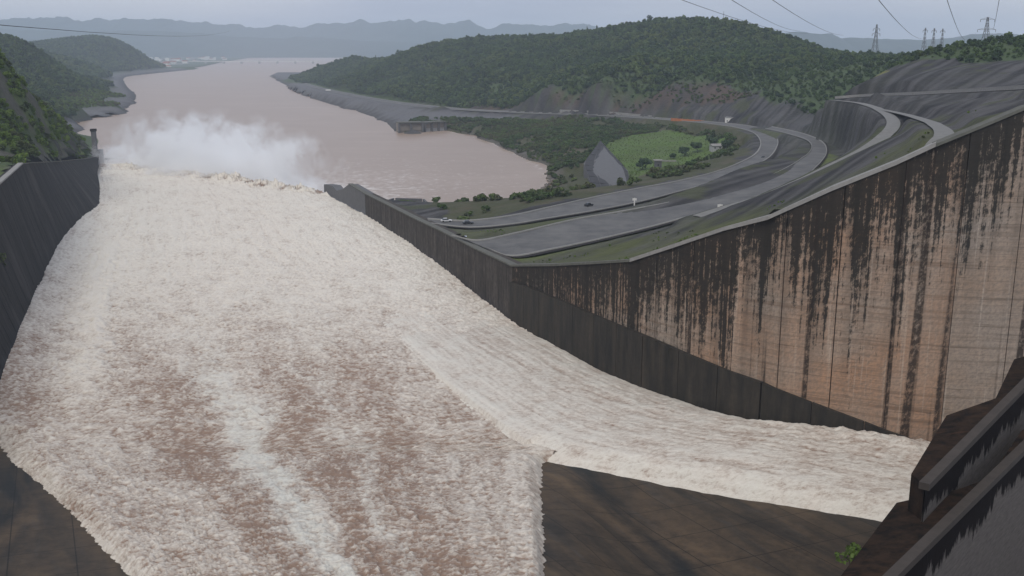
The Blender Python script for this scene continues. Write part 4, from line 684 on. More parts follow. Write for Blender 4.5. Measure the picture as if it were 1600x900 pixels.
# dry apron beside the jets
xs, ys = np.arange(-150, 112, 3.0), np.arange(70, 232, 3.0); X, Y = np.meshgrid(xs, ys)
rr = sstep(6, 24, X); Z = (zwater(X, Y) - 1.9) * (1 - rr) + (17.6 + .09 * np.clip(178 - Y, 0, None) + .0009 * np.clip(150 - Y, 0, None) ** 2) * rr
idx = np.arange(X.size).reshape(X.shape); F = np.stack([idx[:-1, :-1], idx[:-1, 1:], idx[1:, 1:], idx[1:, :-1]], -1).reshape(-1, 4)
tag(mesh_obj('spillway_apron', np.stack([X, Y, Z], -1).reshape(-1, 3), F, M['apron'], smooth=True), 'dark wet concrete apron streaked with brown beside the jets', 'apron', kind='structure')
# ------------------------------------------------------------------ piers at the right edge
def pier(poly, zt, near, label):
    """poly: deck outline (x, y) counter-clockwise starting with the near edge; near = (a, b)"""
    o = tag(empty('spillway_pier', (near[0][0], near[0][1], zt - 24)), label, 'pier')
    a, b = np.array(near[0]), np.array(near[1]); e = (b - a) / np.linalg.norm(b - a); n = np.array([-e[1], e[0]])      # n: away from the camera
    d = [max(0., float(np.dot(np.array(q) - a, n))) for q in poly]
    zz = [zt - .10 * v - .035 * v * v * .5 for v in d]
    MB().prism(poly, zt - 24, zz).build('deck', M['pier_deck'], o)
    # side wall under the near edge, with drips: UV in metres
    m = 14; V, UV = [], []
    for k in range(m + 1):
        q = a + (b - a) * k / m - n * .25; L = float(np.linalg.norm(b - a)) * k / m
        for h in (0, 12, 24): V.append((*q, zt - h - .02)); UV.append((L, h))
    F = [(3 * k + j, 3 * k + j + 1, 3 * k + 4 + j, 3 * k + 3 + j) for k in range(m) for j in range(2)]
    V2 = [(x + n[0] * .2, y + n[1] * .2, z) for x, y, z in V]; nn = len(V); V += V2; UV += UV
    F += [(3 * k + j + nn, 3 * k + 3 + j + nn, 3 * k + 4 + j + nn, 3 * k + j + 1 + nn) for k in range(m) for j in range(2)] + [(3 * k, 3 * k + 3, 3 * k + 3 + nn, 3 * k + nn) for k in range(m)]
    mesh_obj('side_wall', V, F, M['pier_side'], o, uv=UV)
    c = MB(); p0, p1 = a - n * .6, b - n * .6; q0, q1 = a + n * .6, b + n * .6
    c.prism([tuple(p0), tuple(p1), tuple(q1), tuple(q0)], zt - .35, zt + .5); c.build('coping', M['pier_coping'], o)
    adopt(o); return o
pier([(48.3, 111.0), (77.4, 147.3), (96, 170), (84, 164), (70.9, 142.4), (62.0, 138.0), (48.3, 115.4)], 50, ((48.0, 110.8), (96, 170.5)), 'dark mossy concrete pier with sloping deck ending in the side jet')
pier([(39.9, 97.4), (70.7, 132.5), (84, 147.7), (74, 140), (61.5, 122.6), (56.3, 119.8), (48.4, 119.2), (33.9, 97.4), (27, 86), (31, 86.6)], 46, ((30.5, 86.6), (84, 147.7)), 'nearer dark pier with pale drip-stained side at the bottom right corner')

# ------------------------------------------------------------------ foliage
def crown_mesh(name, n, rx, rz, zc, leaf, m, seed, lobes=7, trunk=None, tall=0):
    r = random.Random(seed); V, F = [], []; L = []
    for _ in range(lobes):
        t = r.uniform(0, 6.28); k = r.uniform(.15, .75); L.append((math.cos(t) * k * rx, math.sin(t) * k * rx, zc + r.uniform(-.55, .65) * rz, r.uniform(.35, .62)))
    for _ in range(n):
        cx, cy, cz, s = r.choice(L); d = Vector((r.gauss(0, 1), r.gauss(0, 1), r.gauss(.25, 1))).normalized(); k = r.uniform(.72, 1.05) * s
        p = Vector((cx + d.x * rx * k, cy + d.y * rx * k, cz + d.z * rz * k)); nrm = (d + Vector((r.gauss(0, .45), r.gauss(0, .45), r.gauss(.2, .45)))).normalized()
        q = nrm.to_track_quat('Z', 'Y'); w = leaf * r.uniform(.6, 1.3); h = w * r.uniform(.6, 1.1); t = r.uniform(0, 6.28); i = len(V)
        for ax, ay in ((-.5, -.4), (.5, -.5), (.45, .5), (-.4, .45)):
            v = Vector((ax * w, ay * h, r.uniform(-.12, .12) * w)); v.rotate(Matrix.Rotation(t, 3, 'Z').to_quaternion()); V.append(p + q @ v)
        F.append((i, i + 1, i + 2, i + 3))
    if trunk:
        b = MB(); b.bar((0, 0, -1), (0, 0, zc), trunk, 5, trunk * .5)
        for l in L[:4]: b.bar((0, 0, zc * .55), (l[0], l[1], l[2]), trunk * .45, 4, trunk * .2)
        i = len(V); V += [Vector(v) for v in b.v]; F += [tuple(j + i for j in f) for f in b.f]
    me = bpy.data.meshes.new(name); me.from_pydata([tuple(v) for v in V], [], F); me.update(); me.materials.append(m)
    if trunk:
        me.materials.append(M['bark'])
        for p in me.polygons:
            if p.index >= n: p.material_index = 1
    return me
def proto_collection(name, meshes):
    c = bpy.data.collections.new(name)
    for i, me in enumerate(meshes):
        ob = bpy.data.objects.new(f'{name}_{i:02d}', me); c.objects.link(ob)
    return c
PC_FOREST = proto_collection('forest_kinds', [crown_mesh(f'forest_crown', 230, 4.2, 3.4, 5.2, 1.5, M['leaf_forest'] if i % 3 else M['leaf_dark'], 40 + i, 8, .25) for i in range(6)])
PC_SCRUB = proto_collection('scrub_kinds', [crown_mesh(f'scrub_crown', 150, 1.7, 1.3, 1.1, .75, M['leaf_scrub'] if i % 2 else M['leaf_forest'], 80 + i, 6) for i in range(4)])
PC_BRIGHT = proto_collection('bank_kinds', [crown_mesh(f'bank_crown', 170, 1.7, 1.5, 1.2, .62, (M['leaf_bright'], M['leaf_bright'], M['leaf_scrub'])[i % 3], 120 + i, 6) for i in range(6)])
def scatter(name, pts, scl, coll, label, cat='vegetation'):
    me = bpy.data.meshes.new(name); n = len(pts); me.vertices.add(n); me.vertices.foreach_set('co', np.asarray(pts, np.float32).ravel())
    for k, v, ty in (('sc', scl, 'FLOAT'), ('rot', rng.uniform(0, 6.28, n), 'FLOAT'), ('kd', rng.integers(0, len(coll.objects), n), 'INT')):
        a = me.attributes.new(k, ty, 'POINT'); a.data.foreach_set('value', np.asarray(v, np.int32 if ty == 'INT' else np.float32))
    o = bpy.data.objects.new(name, me); col.objects.link(o)
    g = bpy.data.node_groups.new(name, 'GeometryNodeTree'); g.interface.new_socket('Geometry', in_out='INPUT', socket_type='NodeSocketGeometry'); g.interface.new_socket('Geometry', in_out='OUTPUT', socket_type='NodeSocketGeometry')
    N, L = g.nodes, g.links; gi, go = N.new('NodeGroupInput'), N.new('NodeGroupOutput')
    mp = N.new('GeometryNodeMeshToPoints'); ip = N.new('GeometryNodeInstanceOnPoints'); ci = N.new('GeometryNodeCollectionInfo'); ci.inputs['Collection'].default_value = coll; ci.inputs['Separate Children'].default_value = True; ci.inputs['Reset Children'].default_value = True
    def na(k, ty):
        q = N.new('GeometryNodeInputNamedAttribute'); q.data_type = ty; q.inputs['Name'].default_value = k; return q.outputs['Attribute']
    cx = N.new('ShaderNodeCombineXYZ'); L.new(na('rot', 'FLOAT'), cx.inputs[2]); ip.inputs['Pick Instance'].default_value = True
    L.new(gi.outputs[0], mp.inputs[0]); L.new(mp.outputs[0], ip.inputs['Points']); L.new(ci.outputs[0], ip.inputs['Instance']); L.new(na('kd', 'INT'), ip.inputs['Instance Index'])
    L.new(cx.outputs[0], ip.inputs['Rotation']); L.new(na('sc', 'FLOAT'), ip.inputs['Scale']); L.new(ip.outputs[0], go.inputs[0])
    md = o.modifiers.new('scatter', 'NODES'); md.node_group = g
    return tag(o, label, cat, kind='stuff')
def jitter(x0, x1, y0, y1, st):
    X, Y = np.meshgrid(np.arange(x0, x1, st), np.arange(y0, y1, st)); X = X + rng.uniform(-.5, .5, X.shape) * st; Y = Y + rng.uniform(-.5, .5, X.shape) * st; return X.ravel(), Y.ravel()
def clear_of_roads(X, Y, m=5):
    k = np.ones(X.shape, bool)
    for a, b in ROADS:
        d, _ = polydist(X, Y, [tuple(q) for q in (a + b) / 2]); hw = np.linalg.norm((a - b)[:, :2], axis=1).max() / 2; k &= d > min(hw, 16) + m
    return k
# forest on the right-bank hill
X, Y = jitter(-680, 700, 640, 3150, 6.4); k = inpoly(X, Y, FOREST_POLY); X, Y = X[k], Y[k]
Z = right_height(X, Y, False); k = (Z > 8) & clear_of_roads(X, Y, 6); X, Y, Z = X[k], Y[k], Z[k]
open_ = fbm(X / 60, Y / 60, 3); k = (open_ < .42) | (rng.uniform(0, 1, len(X)) < .5); X, Y, Z, open_ = X[k], Y[k], Z[k], open_[k]
sc = (.35 + 1.15 * rng.beta(1.4, 2.2, len(X))) * (1 - .35 * np.clip(open_ * 2, 0, 1)); sc *= np.where(Y < 1150, .72, 1) * np.where((Y < 1500) & (X > 250), .8, 1)
scatter('forest', np.stack([X, Y, Z - .8], 1), sc, PC_FOREST, 'dark green wood covering the hill on the right bank', 'forest')
# scrub on the valley sides and terraces
X, Y = jitter(-140, 240, 430, 1330, 4.2); k = inpoly(X, Y, SCRUB_POLY) & ~inpoly(X, Y, GRASS_POLY); X, Y = X[k], Y[k]; Z = right_height(X, Y, False)
k = (Z > 1.0) & clear_of_roads(X, Y, 7) & (fbm(X / 28, Y / 28, 3) > -.22 + .42 * (Y < 760)) & ~inpoly(X, Y, [(80, 915), (46, 770), (40, 600), (66, 540), (82, 660)]); X, Y, Z = X[k], Y[k], Z[k]
scatter('scrub', np.stack([X, Y, Z], 1), rng.uniform(.6, 1.7, len(X)), PC_SCRUB, 'low scrub covering the valley sides between road and river', 'scrub')
X, Y = jitter(-110, 260, 1040, 1480, 4.5); k = inpoly(X, Y, CLIFF_POLY) & (fbm(X / 15, Y / 15, 3) > -.04); X, Y = X[k], Y[k]
scatter('cliff_shrubs', np.stack([X, Y, right_height(X, Y, False)], 1), rng.uniform(.5, 1.2, len(X)), PC_SCRUB, 'sparse bushes clinging to the brown cut slope below the wood', 'bushes')
# weeds on the terraces beside the tall wall
X, Y = jitter(-20, 200, 205, 470, 2.2); k = (side(X, Y, WL) < -4) & clear_of_roads(X, Y, 1.0); X, Y = X[k], Y[k]; k = fbm(X / 14, Y / 14, 3) - .004 * np.abs(side(X, Y, WL)) > .2; X, Y = X[k], Y[k]
scatter('terrace_weeds', np.stack([X, Y, right_height(X, Y)], 1), rng.uniform(.10, .24, len(X)), PC_BRIGHT, 'low weeds on the terraces behind the tall wall', 'weeds')
# grass hummocks in the valley
X, Y = jitter(60, 200, 600, 1070, 3.4); k = inpoly(X, Y, GRASS_POLY); X, Y = X[k], Y[k]
scatter('valley_grass', np.stack([X, Y, right_height(X, Y) - .1], 1), rng.uniform(.12, .32, len(X)), PC_BRIGHT, 'bright green grass tufts on the valley floor', 'grass')
# left bank
X, Y = jitter(-2300, -330, 900, 4400, 9.0); Z = left_height(X, Y); k = (Z > 13) & (X < -.30 * Y) & (X > -.62 * Y) & ~((Y > 1350) & (Y < 2000) & (Z < 24)); X, Y, Z = X[k], Y[k], Z[k]
scatter('forest', np.stack([X, Y, Z - .8], 1), rng.uniform(.7, 1.4, len(X)) * np.where(Y > 2600, 1.3, 1), PC_FOREST, 'dark wood covering the two hills on the left bank', 'forest')
X, Y = jitter(-460, -170, 330, 830, 3.0); Z = left_height(X, Y); k = (side(X, Y, [(a, b) for a, b, _ in LEFT_TOP]) < -4) & (fbm(X / 16 + 40, Y / 30, 4) < .16) & ~((X > -265) & (Y < 415)) & (Z > 6); X, Y, Z = X[k], Y[k], Z[k]
scatter('bank_undergrowth', np.stack([X, Y, Z - .1], 1), rng.uniform(.45, 1.35, len(X)), PC_BRIGHT, 'bright undergrowth on the steep bank above the leaning wall', 'undergrowth')
X, Y = jitter(-760, -480, 1300, 2100, 4.5); Z = left_height(X, Y); k = (Z > 11) & (Z < 26); X, Y, Z = X[k], Y[k], Z[k]
scatter('shore_scrub', np.stack([X, Y, Z], 1), rng.uniform(.7, 1.6, len(X)), PC_BRIGHT, 'light green scrub on the low left shore terrace', 'scrub')

# single trees that stand out
def tree(loc, h, r, label, kind='round', m='leaf_dark', seed=1, group=None):
    t = tag(empty('tree', loc), label, 'tree', group)
    MB().bar((0, 0, -1.5), (0, 0, h * .6), max(.18, h * .022), 6, h * .011).build('trunk', M['bark'], t)
    if kind == 'column': me = crown_mesh('crown', 240, r, h * .42, h * .56, r * .55, M[m], seed, 7)
    elif kind == 'sparse': me = crown_mesh('crown', 130, r, h * .30, h * .72, r * .22, M[m], seed, 7, trunk=h * .012)
    else: me = crown_mesh('crown', 300, r, h * .36, h * .62, r * .32, M[m], seed, 9)
    c = bpy.data.objects.new('crown', me); col.objects.link(c); c.parent = t; return t
def on_right(x, y): return float(right_height(np.array([x]), np.array([y]), False)[0])
def on_left(x, y): return float(left_height(np.array([x]), np.array([y]))[0])
def skyline(px, D): return ((px - 800) / 1600 * D * 1.025, D)
SINGLE = [(902, 2000, 11, 1.7, 'column', 'short narrow tree at the start of the slender trio on the ridge'),
          (912, 2000, 18, 1.9, 'column', 'tall narrow tree in the middle of the slender trio on the ridge'),
          (925, 1990, 19, 2.2, 'column', 'tallest narrow tree of the slender trio on the ridge'),
          (1004, 1800, 15, 6.5, 'sparse', 'thin-crowned spreading tree rising above the hilltop'),
          (1050, 1760, 10, 6, 'round', 'broad dark tree cresting the top of the hill'),
          (1113, 1690, 9, 5, 'round', 'round dark tree just before the mast on the hill'),
          (1148, 1650, 8, 4.5, 'round', 'dark tree just after the mast on the hill'),
          (1196, 1560, 10, 4, 'round', 'dark tree where the hill starts to fall behind the cables'),
          (1221, 1520, 10, 3.8, 'round', 'lone dark tree on the falling ridge below the cables'),
          (1253, 1460, 8, 5.0, 'round', 'wide low tree on the falling ridge'),
          (1275, 1430, 9, 3.2, 'round', 'upright tree before the saddle of the ridge, larger of a pair'),
          (1283, 1425, 8, 2.4, 'column', 'slim tree before the saddle of the ridge, smaller of a pair'),
          (1330, 1290, 7, 4.2, 'round', 'bushy tree at the foot of the falling ridge beside the lattice pylon'),
          (632, 2560, 20, 7, 'round', 'dark round tree where the far end of the ridge steps up'),
          (512, 2880, 16, 7, 'round', 'first large dark tree above the river tip'),
          (735, 2210, 17, 6, 'round', 'tall dark tree over the middle of the long ridge'),
          (752, 2190, 14, 4, 'round', 'smaller dark tree on the long ridge next to a gap'),
          (577, 2700, 19, 1.8, 'column', 'slim pole-like tree on the far low ridge'),
          (597, 2680, 21, 1.8, 'column', 'taller slim pole-like tree on the far low ridge')]
for i, (px, D, h, r, kd, lb) in enumerate(SINGLE):
    x, y = skyline(px, D); tree((x, y, on_right(x, y) - .5), h, r, lb, kd, 'leaf_dark', 300 + i, 'trees on the skyline of the right hill')
for i, (x, y, h, r, lb) in enumerate([(99.2, 774.6, 9, 5.5, 'dark bushy tree beside the pale gauge tower in the valley'), (144, 858, 8, 5.0, 'dark bush at the open end of the row in the grass valley'), (156, 864, 9, 5.5, 'dark bush in the middle of the row in the grass valley'),
                                      (167.5, 866, 9, 5.0, 'dark bush next to the small shed in the grass valley'), (133, 852, 5, 3.5, 'small dark bush standing apart on the valley grass'), (176, 846, 9, 4.5, 'dark bush between the small shed and the lowest road')]):
    tree((x, y, on_right(x, y) - .5), h, r, lb, 'round', 'leaf_dark', 400 + i, 'dark bushes in the grass valley')
sh = tag(empty('shrub', (48.3, 133.5, 28.0)), 'small bright green shrub growing at the foot of the nearer dark pier', 'shrub')
c_ = bpy.data.objects.new('crown', crown_mesh('crown', 260, 2.1, 1.7, 1.5, .42, M['leaf_bright'], 77, 7)); col.objects.link(c_); c_.parent = sh
MB().bar((0, 0, -1), (0, 0, 1.2), .09, 5, .05).bar((0, 0, .3), (.7, .2, 1.5), .05, 4).bar((0, 0, .3), (-.6, -.3, 1.4), .05, 4).build('stem', M['bark'], sh)
sh = tag(empty('shrub', (-153.5, 300, 36)), 'small green shrub rooted in the face of the leaning wall', 'shrub')
c_ = bpy.data.objects.new('crown', crown_mesh('crown', 220, 3.0, 2.4, 1.2, .6, M['leaf_scrub'], 78, 7)); col.objects.link(c_); c_.parent = sh
MB().bar((-2.5, 0, -1), (0, 0, 1.2), .12, 5, .06).bar((-1, 0, 0), (.8, .3, 1.8), .06, 4).build('stem', M['bark'], sh)

# ------------------------------------------------------------------ buildings and works
def house(loc, w, d, h, rz, label, wall='white_paint', roof='roof_red', group=None, gable=True, nwin=3, cat='house'):
    o = tag(empty('house', loc, rz), label, cat, group)
    MB().box(-w / 2, w / 2, -d / 2, d / 2, -2, h).build('wall', M[wall], o)
    b = MB(); e = .5
    if gable:
        rh = d * .28; b.add([(-w/2-e, -d/2-e, h), (w/2+e, -d/2-e, h), (w/2+e, d/2+e, h), (-w/2-e, d/2+e, h), (-w/2-e, 0, h+rh), (w/2+e, 0, h+rh)], [(0,1,5,4), (2,3,4,5), (1,2,5), (3,0,4), (3,2,1,0)])
    else: b.box(-w/2-e, w/2+e, -d/2-e, d/2+e, h + .003, h + .5)
    b.build('roof', M[roof], o)
    for i in range(nwin):
        x = -w / 2 + w * (i + .5) / nwin; MB().box(x - .6, x + .6, -d/2 - .06, -d/2 + .1, h * .35, h * .35 + 1.3).build('window', M['opening'], o)
    return o
g_ = on_right(223, 1037)
o = house((223.5, 1036.5, 24.2), 19, 7, 6.2, R(-27), 'white flat-roofed gatehouse with a dark gap beside the orange wall', 'white_paint', 'roof_grey', None, False, 4, 'building')
MB().box(-1.6, 1.6, -3.7, -3.45, 0, 4.2).build('door', M['opening'], o)
# orange boundary wall
ow = tag(empty('boundary_wall', (185, 1084, 22)), 'low orange wall beside the road bend, left of the white gatehouse', 'wall')
d = Vector((199.7 - 169.1, 1072.7 - 1098.2, 0)).normalized(); n_ = Vector((-d.y, d.x, 0))
for k in range(6):
    a = Vector((169.1, 1098.2, 21.6)) + d * (k * 6.6); b = a + d * 6.4
    MB().prism([tuple((a - n_ * .3)[:2]), tuple((b - n_ * .3)[:2]), tuple((b + n_ * .3)[:2]), tuple((a + n_ * .3)[:2])], 20, 25.6 - k * .12).build('panel', M['orange_wall'], ow)
    MB().prism([tuple((a - d * .35 - n_ * .5)[:2]), tuple((a + d * .15 - n_ * .5)[:2]), tuple((a + d * .15 + n_ * .5)[:2]), tuple((a - d * .35 + n_ * .5)[:2])], 20, 26.0 - k * .12).build('post', M['orange_wall'], ow)
adopt(ow)
rw = tag(empty('parapet_wall', (90, 1262, 18)), 'long pale concrete parapet on the far road below the cut slope', 'wall')
pl = [(60, 1300), (90, 1280), (124, 1250), (150, 1205), (168, 1172)]
for k, (a, b) in enumerate(zip(pl[:-1], pl[1:])):
    d = Vector((b[0] - a[0], b[1] - a[1])).normalized(); n2_ = Vector((-d.y, d.x)) * .5; a, b = Vector(a), Vector(b) - d * .2
    MB().prism([tuple(a - n2_), tuple(b - n2_), tuple(b + n2_), tuple(a + n2_)], 16, 22.6).build('panel', M['coping'], rw)
adopt(rw)
house((169.5, 855, on_right(169.5, 855)), 9, 6, 3.4, R(15), 'small shed with pale roof among dark bushes in the valley', 'grey_paint', 'coping', None, True, 2, 'shed')
# gauge tower in the valley
tw = tag(empty('gauge_tower', (96.8, 680, 10.5)), 'narrow pale concrete gauge tower standing in the valley grass', 'tower')
MB().box(-2.2, 2.2, -2, 2, -1, 15.5).build('shaft', M['wall_end'], tw); MB().box(-2.9, 2.9, -2.7, 2.7, 15.503, 16.2).build('cap', M['coping'], tw)
for k in range(4): MB().box(-.5, .5, -2.08, -1.9, 2 + k * 3.4, 3.4 + k * 3.4).build('window', M['opening'], tw)
MB().box(2.9, 12, -.6, .6, 15.0, 15.8).build('walkway', M['coping'], tw)
# stone-faced embankment end beside the valley
em = tag(empty('embankment', (60, 700, 8)), 'dark stone-faced embankment end beside the valley grass', 'embankment')
pts = [(77.9, 908.9, 19), (53.8, 769.6, 15), (49.0, 612, 16), (64.6, 552, 23.5), (75.1, 663.6, 22)]
NXY = 9
for i in range(NXY):
    for j in range(4):
        def q_(u, v):
            l0 = Vector(pts[2]).lerp(Vector(pts[1]), min(1, u * 2)) if u < .5 else Vector(pts[1]).lerp(Vector(pts[0]), u * 2 - 1)
            r0 = Vector(pts[3]).lerp(Vector(pts[4]), min(1, u * 2)) if u < .5 else Vector(pts[4]).lerp(Vector(pts[0]), u * 2 - 1)
            return l0.lerp(r0, v)
        u0, u1, v0, v1 = i / NXY + .003, (i + 1) / NXY - .003, j / 4 + .008, (j + 1) / 4 - .008
        c4 = [q_(u0, v0), q_(u0, v1), q_(u1, v1), q_(u1, v0)]
        if (c4[0] - c4[1]).length < .8 and (c4[3] - c4[2]).length < .8: continue
        mesh_obj('slab', [v + Vector((0, 0, random.uniform(-.1, .1))) for v in c4] + [v - Vector((0, 0, 1.2)) for v in c4], [(0, 1, 2, 3), (7, 6, 5, 4), (0, 4, 5, 1), (1, 5, 6, 2), (2, 6, 7, 3), (3, 7, 4, 0)], M['stone_slab'], em)
mesh_obj('fill', [Vector(p) - Vector((0, 0, .5)) for p in pts] + [(p[0], p[1], 4) for p in pts], [(0, 1, 2, 3, 4)[::-1], (5, 6, 7, 8, 9)] + [(i, (i + 1) % 5, 5 + (i + 1) % 5, 5 + i) for i in range(5)], M['wall_end'], em); adopt(em)
# pump house at the water's edge
ph = tag(empty('pump_house', (-107, 1232, 0)), 'concrete pump house with open bays standing at the river edge', 'building')
def seg(a, b, nb, z1, m):
    a, b = Vector(a), Vector(b); d = (b - a).normalized(); n2_ = Vector((-d.y, d.x)); L = (b - a).length
    MB().prism([tuple(a + n2_ * 3), tuple(b + n2_ * 3), tuple(b + n2_ * 14), tuple(a + n2_ * 14)], -2, z1 - 1).build('wall', M[m], ph)
    MB().prism([tuple(a - n2_ * .5), tuple(b - n2_ * .5), tuple(b + n2_ * 15), tuple(a + n2_ * 15)], z1 - 1.2, z1).build('roof', M['coping_dark'], ph)
    for k in range(nb + 1):
        c = a + d * (L * k / nb); MB().prism([tuple(c - d * .9), tuple(c + d * .9), tuple(c + d * .9 + n2_ * 2.98), tuple(c - d * .9 + n2_ * 2.98)], -2, z1 - 1.21).build('pillar', M['wall_end'], ph)
    for k in range(nb):
        c0, c1 = a + d * (L * k / nb + .95) + n2_ * 2.3, a + d * (L * (k + 1) / nb - .95) + n2_ * 2.3
        MB().prism([tuple(c0), tuple(c1), tuple(c1 + n2_ * .5), tuple(c0 + n2_ * .5)], 2.5 if m == 'pump' else 4, z1 - 1.9).build('panel', M['pump'], ph)
seg((-133, 1219), (-106, 1229), 2, 12.5, 'pump'); seg((-103.5, 1236), (-80, 1254), 3, 11.5, 'grey_paint'); adopt(ph)
# stone stair on the far grey slope
st = tag(empty('stairway', (-360, 2075, 1)), 'pale stairway running down the grey river slope', 'stairs')
a, b = Vector((-371.8, 2105, 14.5)), Vector((-353, 2046, 2.6))
for k in range(12):
    p = a.lerp(b, (k + .5) / 12); d = (b - a).normalized(); MB().box(p.x - 4.5, p.x + 4.5, p.y - 3.2, p.y + 3.2, p.z - 1.5, p.z + .6).build('step', M['white_paint'], st)
adopt(st)
# planted concrete box behind the channel wall
pb = tag(empty('planted_platform', (-58, 556, 8)), 'small concrete platform overgrown with green behind the channel wall', 'platform')
MB().prism([(-70, 557), (-62, 549), (-47, 556), (-50, 568), (-66, 571)], -2, 15.5).build('wall', M['wall_end'], pb)
for a, b in (((-70, 557), (-66, 571)), ((-66, 571), (-50, 568)), ((-50, 568), (-47, 556))):
    a, b = Vector(a), Vector(b); d = (b - a).normalized() * .5; n2_ = Vector((d.y, -d.x)); MB().prism([tuple(a + d), tuple(b - d), tuple(b - d - n2_ * 2), tuple(a + d - n2_ * 2)][::1], 15.503, 17.0).build('parapet', M['wall_end'], pb)
bm_ = MB(); me = crown_mesh('planting', 420, 7.5, 1.3, 15.6, .8, M['leaf_bright'], 91, 12); c_ = bpy.data.objects.new('planting', me); col.objects.link(c_); c_.location = (-58, 561, 0); c_.parent = pb; c_['kind'] = 'stuff'; adopt(pb)
# end of the left wall: pier, pole, boom
wp = tag(empty('wall_end_pier', (-322, 796, 0)), 'dark concrete pier closing the far end of the leaning wall', 'pier')
MB().box(-5, 3.5, -4, 5, -3, 22).build('shaft', M['wall_end'], wp); MB().box(-2.2, .8, -1.5, 1.5, 22.003, 36).build('tower', M['wall_end'], wp); MB().box(-2.6, 1.2, -1.9, 1.9, 36.003, 38.0).build('cap', M['joint'], wp)
bo = tag(empty('boom', (-318, 812, 13)), 'short dark beam jutting over the spray from the wall end', 'beam')
MB().bar((-6, 0, 0), (15, 1, 1.2), .9, 6, .7).build('shaft', M['joint'], bo); MB().bar((12, .8, 1.0), (17, 1.2, -1.6), .6, 6, .4).build('hook', M['joint'], bo)

# town across the river
HC = [(.55, .54, .50), (.48, .47, .45), (.60, .57, .52)]
tr = random.Random(5)
proto = [house((0, 0, 0), 22, 12, 9, 0, 'tiny pale building in the hazy riverside town', 'white_paint', 'roof_red', 'town buildings across the river', True, 3),
         house((0, 0, 0), 16, 12, 15, 0, 'tiny pale building in the hazy riverside town', 'white_paint', 'roof_grey', 'town buildings across the river', False, 3),
         house((0, 0, 0), 30, 14, 7, 0, 'tiny pale building in the hazy riverside town', 'grey_paint', 'roof_grey', 'town buildings across the river', False, 4)]
for i in range(64):
    o = proto[i] if i < 3 else copy_tree(proto[i % 3]); D = tr.uniform(4600, 8600); px = tr.uniform(235, 400) if i % 3 else tr.uniform(300, 385)
    x = (px - 800) / 1600 * D * 1.02; lim = np.interp(D, [4300, 5300, 6700, 9000], [-1420, -1600, -1900, -2300]); x = min(x, lim - tr.uniform(20, 400))
    o.location = (x, D, 2.5); o.rotation_euler.z = tr.uniform(-.6, .6); s = tr.uniform(.8, 1.6); o.scale = (s, s, s)
# far bridge
br = tag(empty('bridge', (-1500, 6100, 0)), 'long thin road bridge on piers crossing the far river', 'bridge')
MB().box(-420, 380, -6, 6, 12, 15).build('deck', M['white_paint'], br)
for k in range(8): MB().box(-392 + k * 104, -380 + k * 104, -4, 4, -2, 11.99).build('pier', M['grey_paint'], br)
for s_ in (-6, 5.6): MB().box(-420, 380, s_, s_ + .4, 15.003, 16.4).build('railing', M['grey_paint'], br)

# ------------------------------------------------------------------ pylons and cables
def pylon(loc, h, w, arms, label, rz=0, group=None):
    o = tag(empty('pylon', loc, rz), label, 'pylon', group); b = MB(); n = 7; th = .22 * h / 36
    pr = lambda f: w * ((1 - f) ** 1.4 * .5 + .07)
    for sx, sy in ((-1, -1), (1, -1), (1, 1), (-1, 1)):
        l = MB()
        for k in range(n): f0, f1 = k / n, (k + 1) / n; l.bar((sx * pr(f0), sy * pr(f0), f0 * h), (sx * pr(f1), sy * pr(f1), f1 * h), th, 4)
        l.build('leg', M['steel'], o)
    for k in range(n):
        f0, f1 = k / n, (k + 1) / n; a, c = pr(f0), pr(f1)
        for (ax, ay), (bx, by) in (((-1, -1), (1, -1)), ((1, -1), (1, 1)), ((1, 1), (-1, 1)), ((-1, 1), (-1, -1))):
            b.bar((ax * a, ay * a, f0 * h), (bx * c, by * c, f1 * h), th * .6, 3); b.bar((bx * a, by * a, f0 * h), (ax * c, ay * c, f1 * h), th * .6, 3)
    b.build('bracing', M['steel'], o)
    for f, L in arms:
        c = MB(); r_ = pr(f)
        for s in (-1, 1):
            c.bar((0, -r_, f * h), (s * L, 0, f * h + .3), th * .8, 4); c.bar((0, r_, f * h), (s * L, 0, f * h + .3), th * .8, 4); c.bar((0, 0, (f + .06) * h), (s * L, 0, f * h + .3), th * .8, 4)
        ar = c.build('crossarm', M['steel'], o)
        for s in (-1, 1): MB().bar((s * L, 0, f * h + .2), (s * L, 0, f * h - h * .06), th * .9, 6).build('insulator', M['wire'], ar)
    return o
pylon((466, 1350, 84), 43, 8, [(.72, 5), (.86, 4.2)], 'slim lattice pylon standing alone on the ridge saddle')
for i, (x, lb) in enumerate([(509, 'first of three small pylons, next to the lone pylon'), (520, 'middle one of the three small pylons'), (530.5, 'last of three small pylons, next to the broad pylon')]):
    pylon((x, 1300, 86), 36 - i * .5, 5.5, [(.90, 3.4)], lb, .3, 'three small pylons in a row')
pylon((472, 1050, 92), 36, 9, [(.66, 9.0), (.93, 7.0)], 'broad lattice pylon with two wide crossarms on the ridge')
ms = tag(empty('mast', (331.5, 1660, 126)), 'thin mast on top of the wooded hill', 'mast')
MB().bar((0, 0, -4), (0, 0, 27), .55, 6, .25).build('pole', M['steel'], ms); MB().bar((-.9, 0, 22), (.9, 0, 22), .25, 4).bar((-.6, 0, 24), (.6, 0, 24), .25, 4).build('antenna', M['steel'], ms)
WLB = ['farthest left cable crossing the sky above the hill', 'second cable from the left above the hill', 'third cable from the left, dropping behind the falling ridge', 'steep cable running down to the three small pylons', 'steep cable ending between the three pylons and the broad pylon', 'nearly upright cable beside the broad pylon', 'faint cable in the sky over the left bank hills']
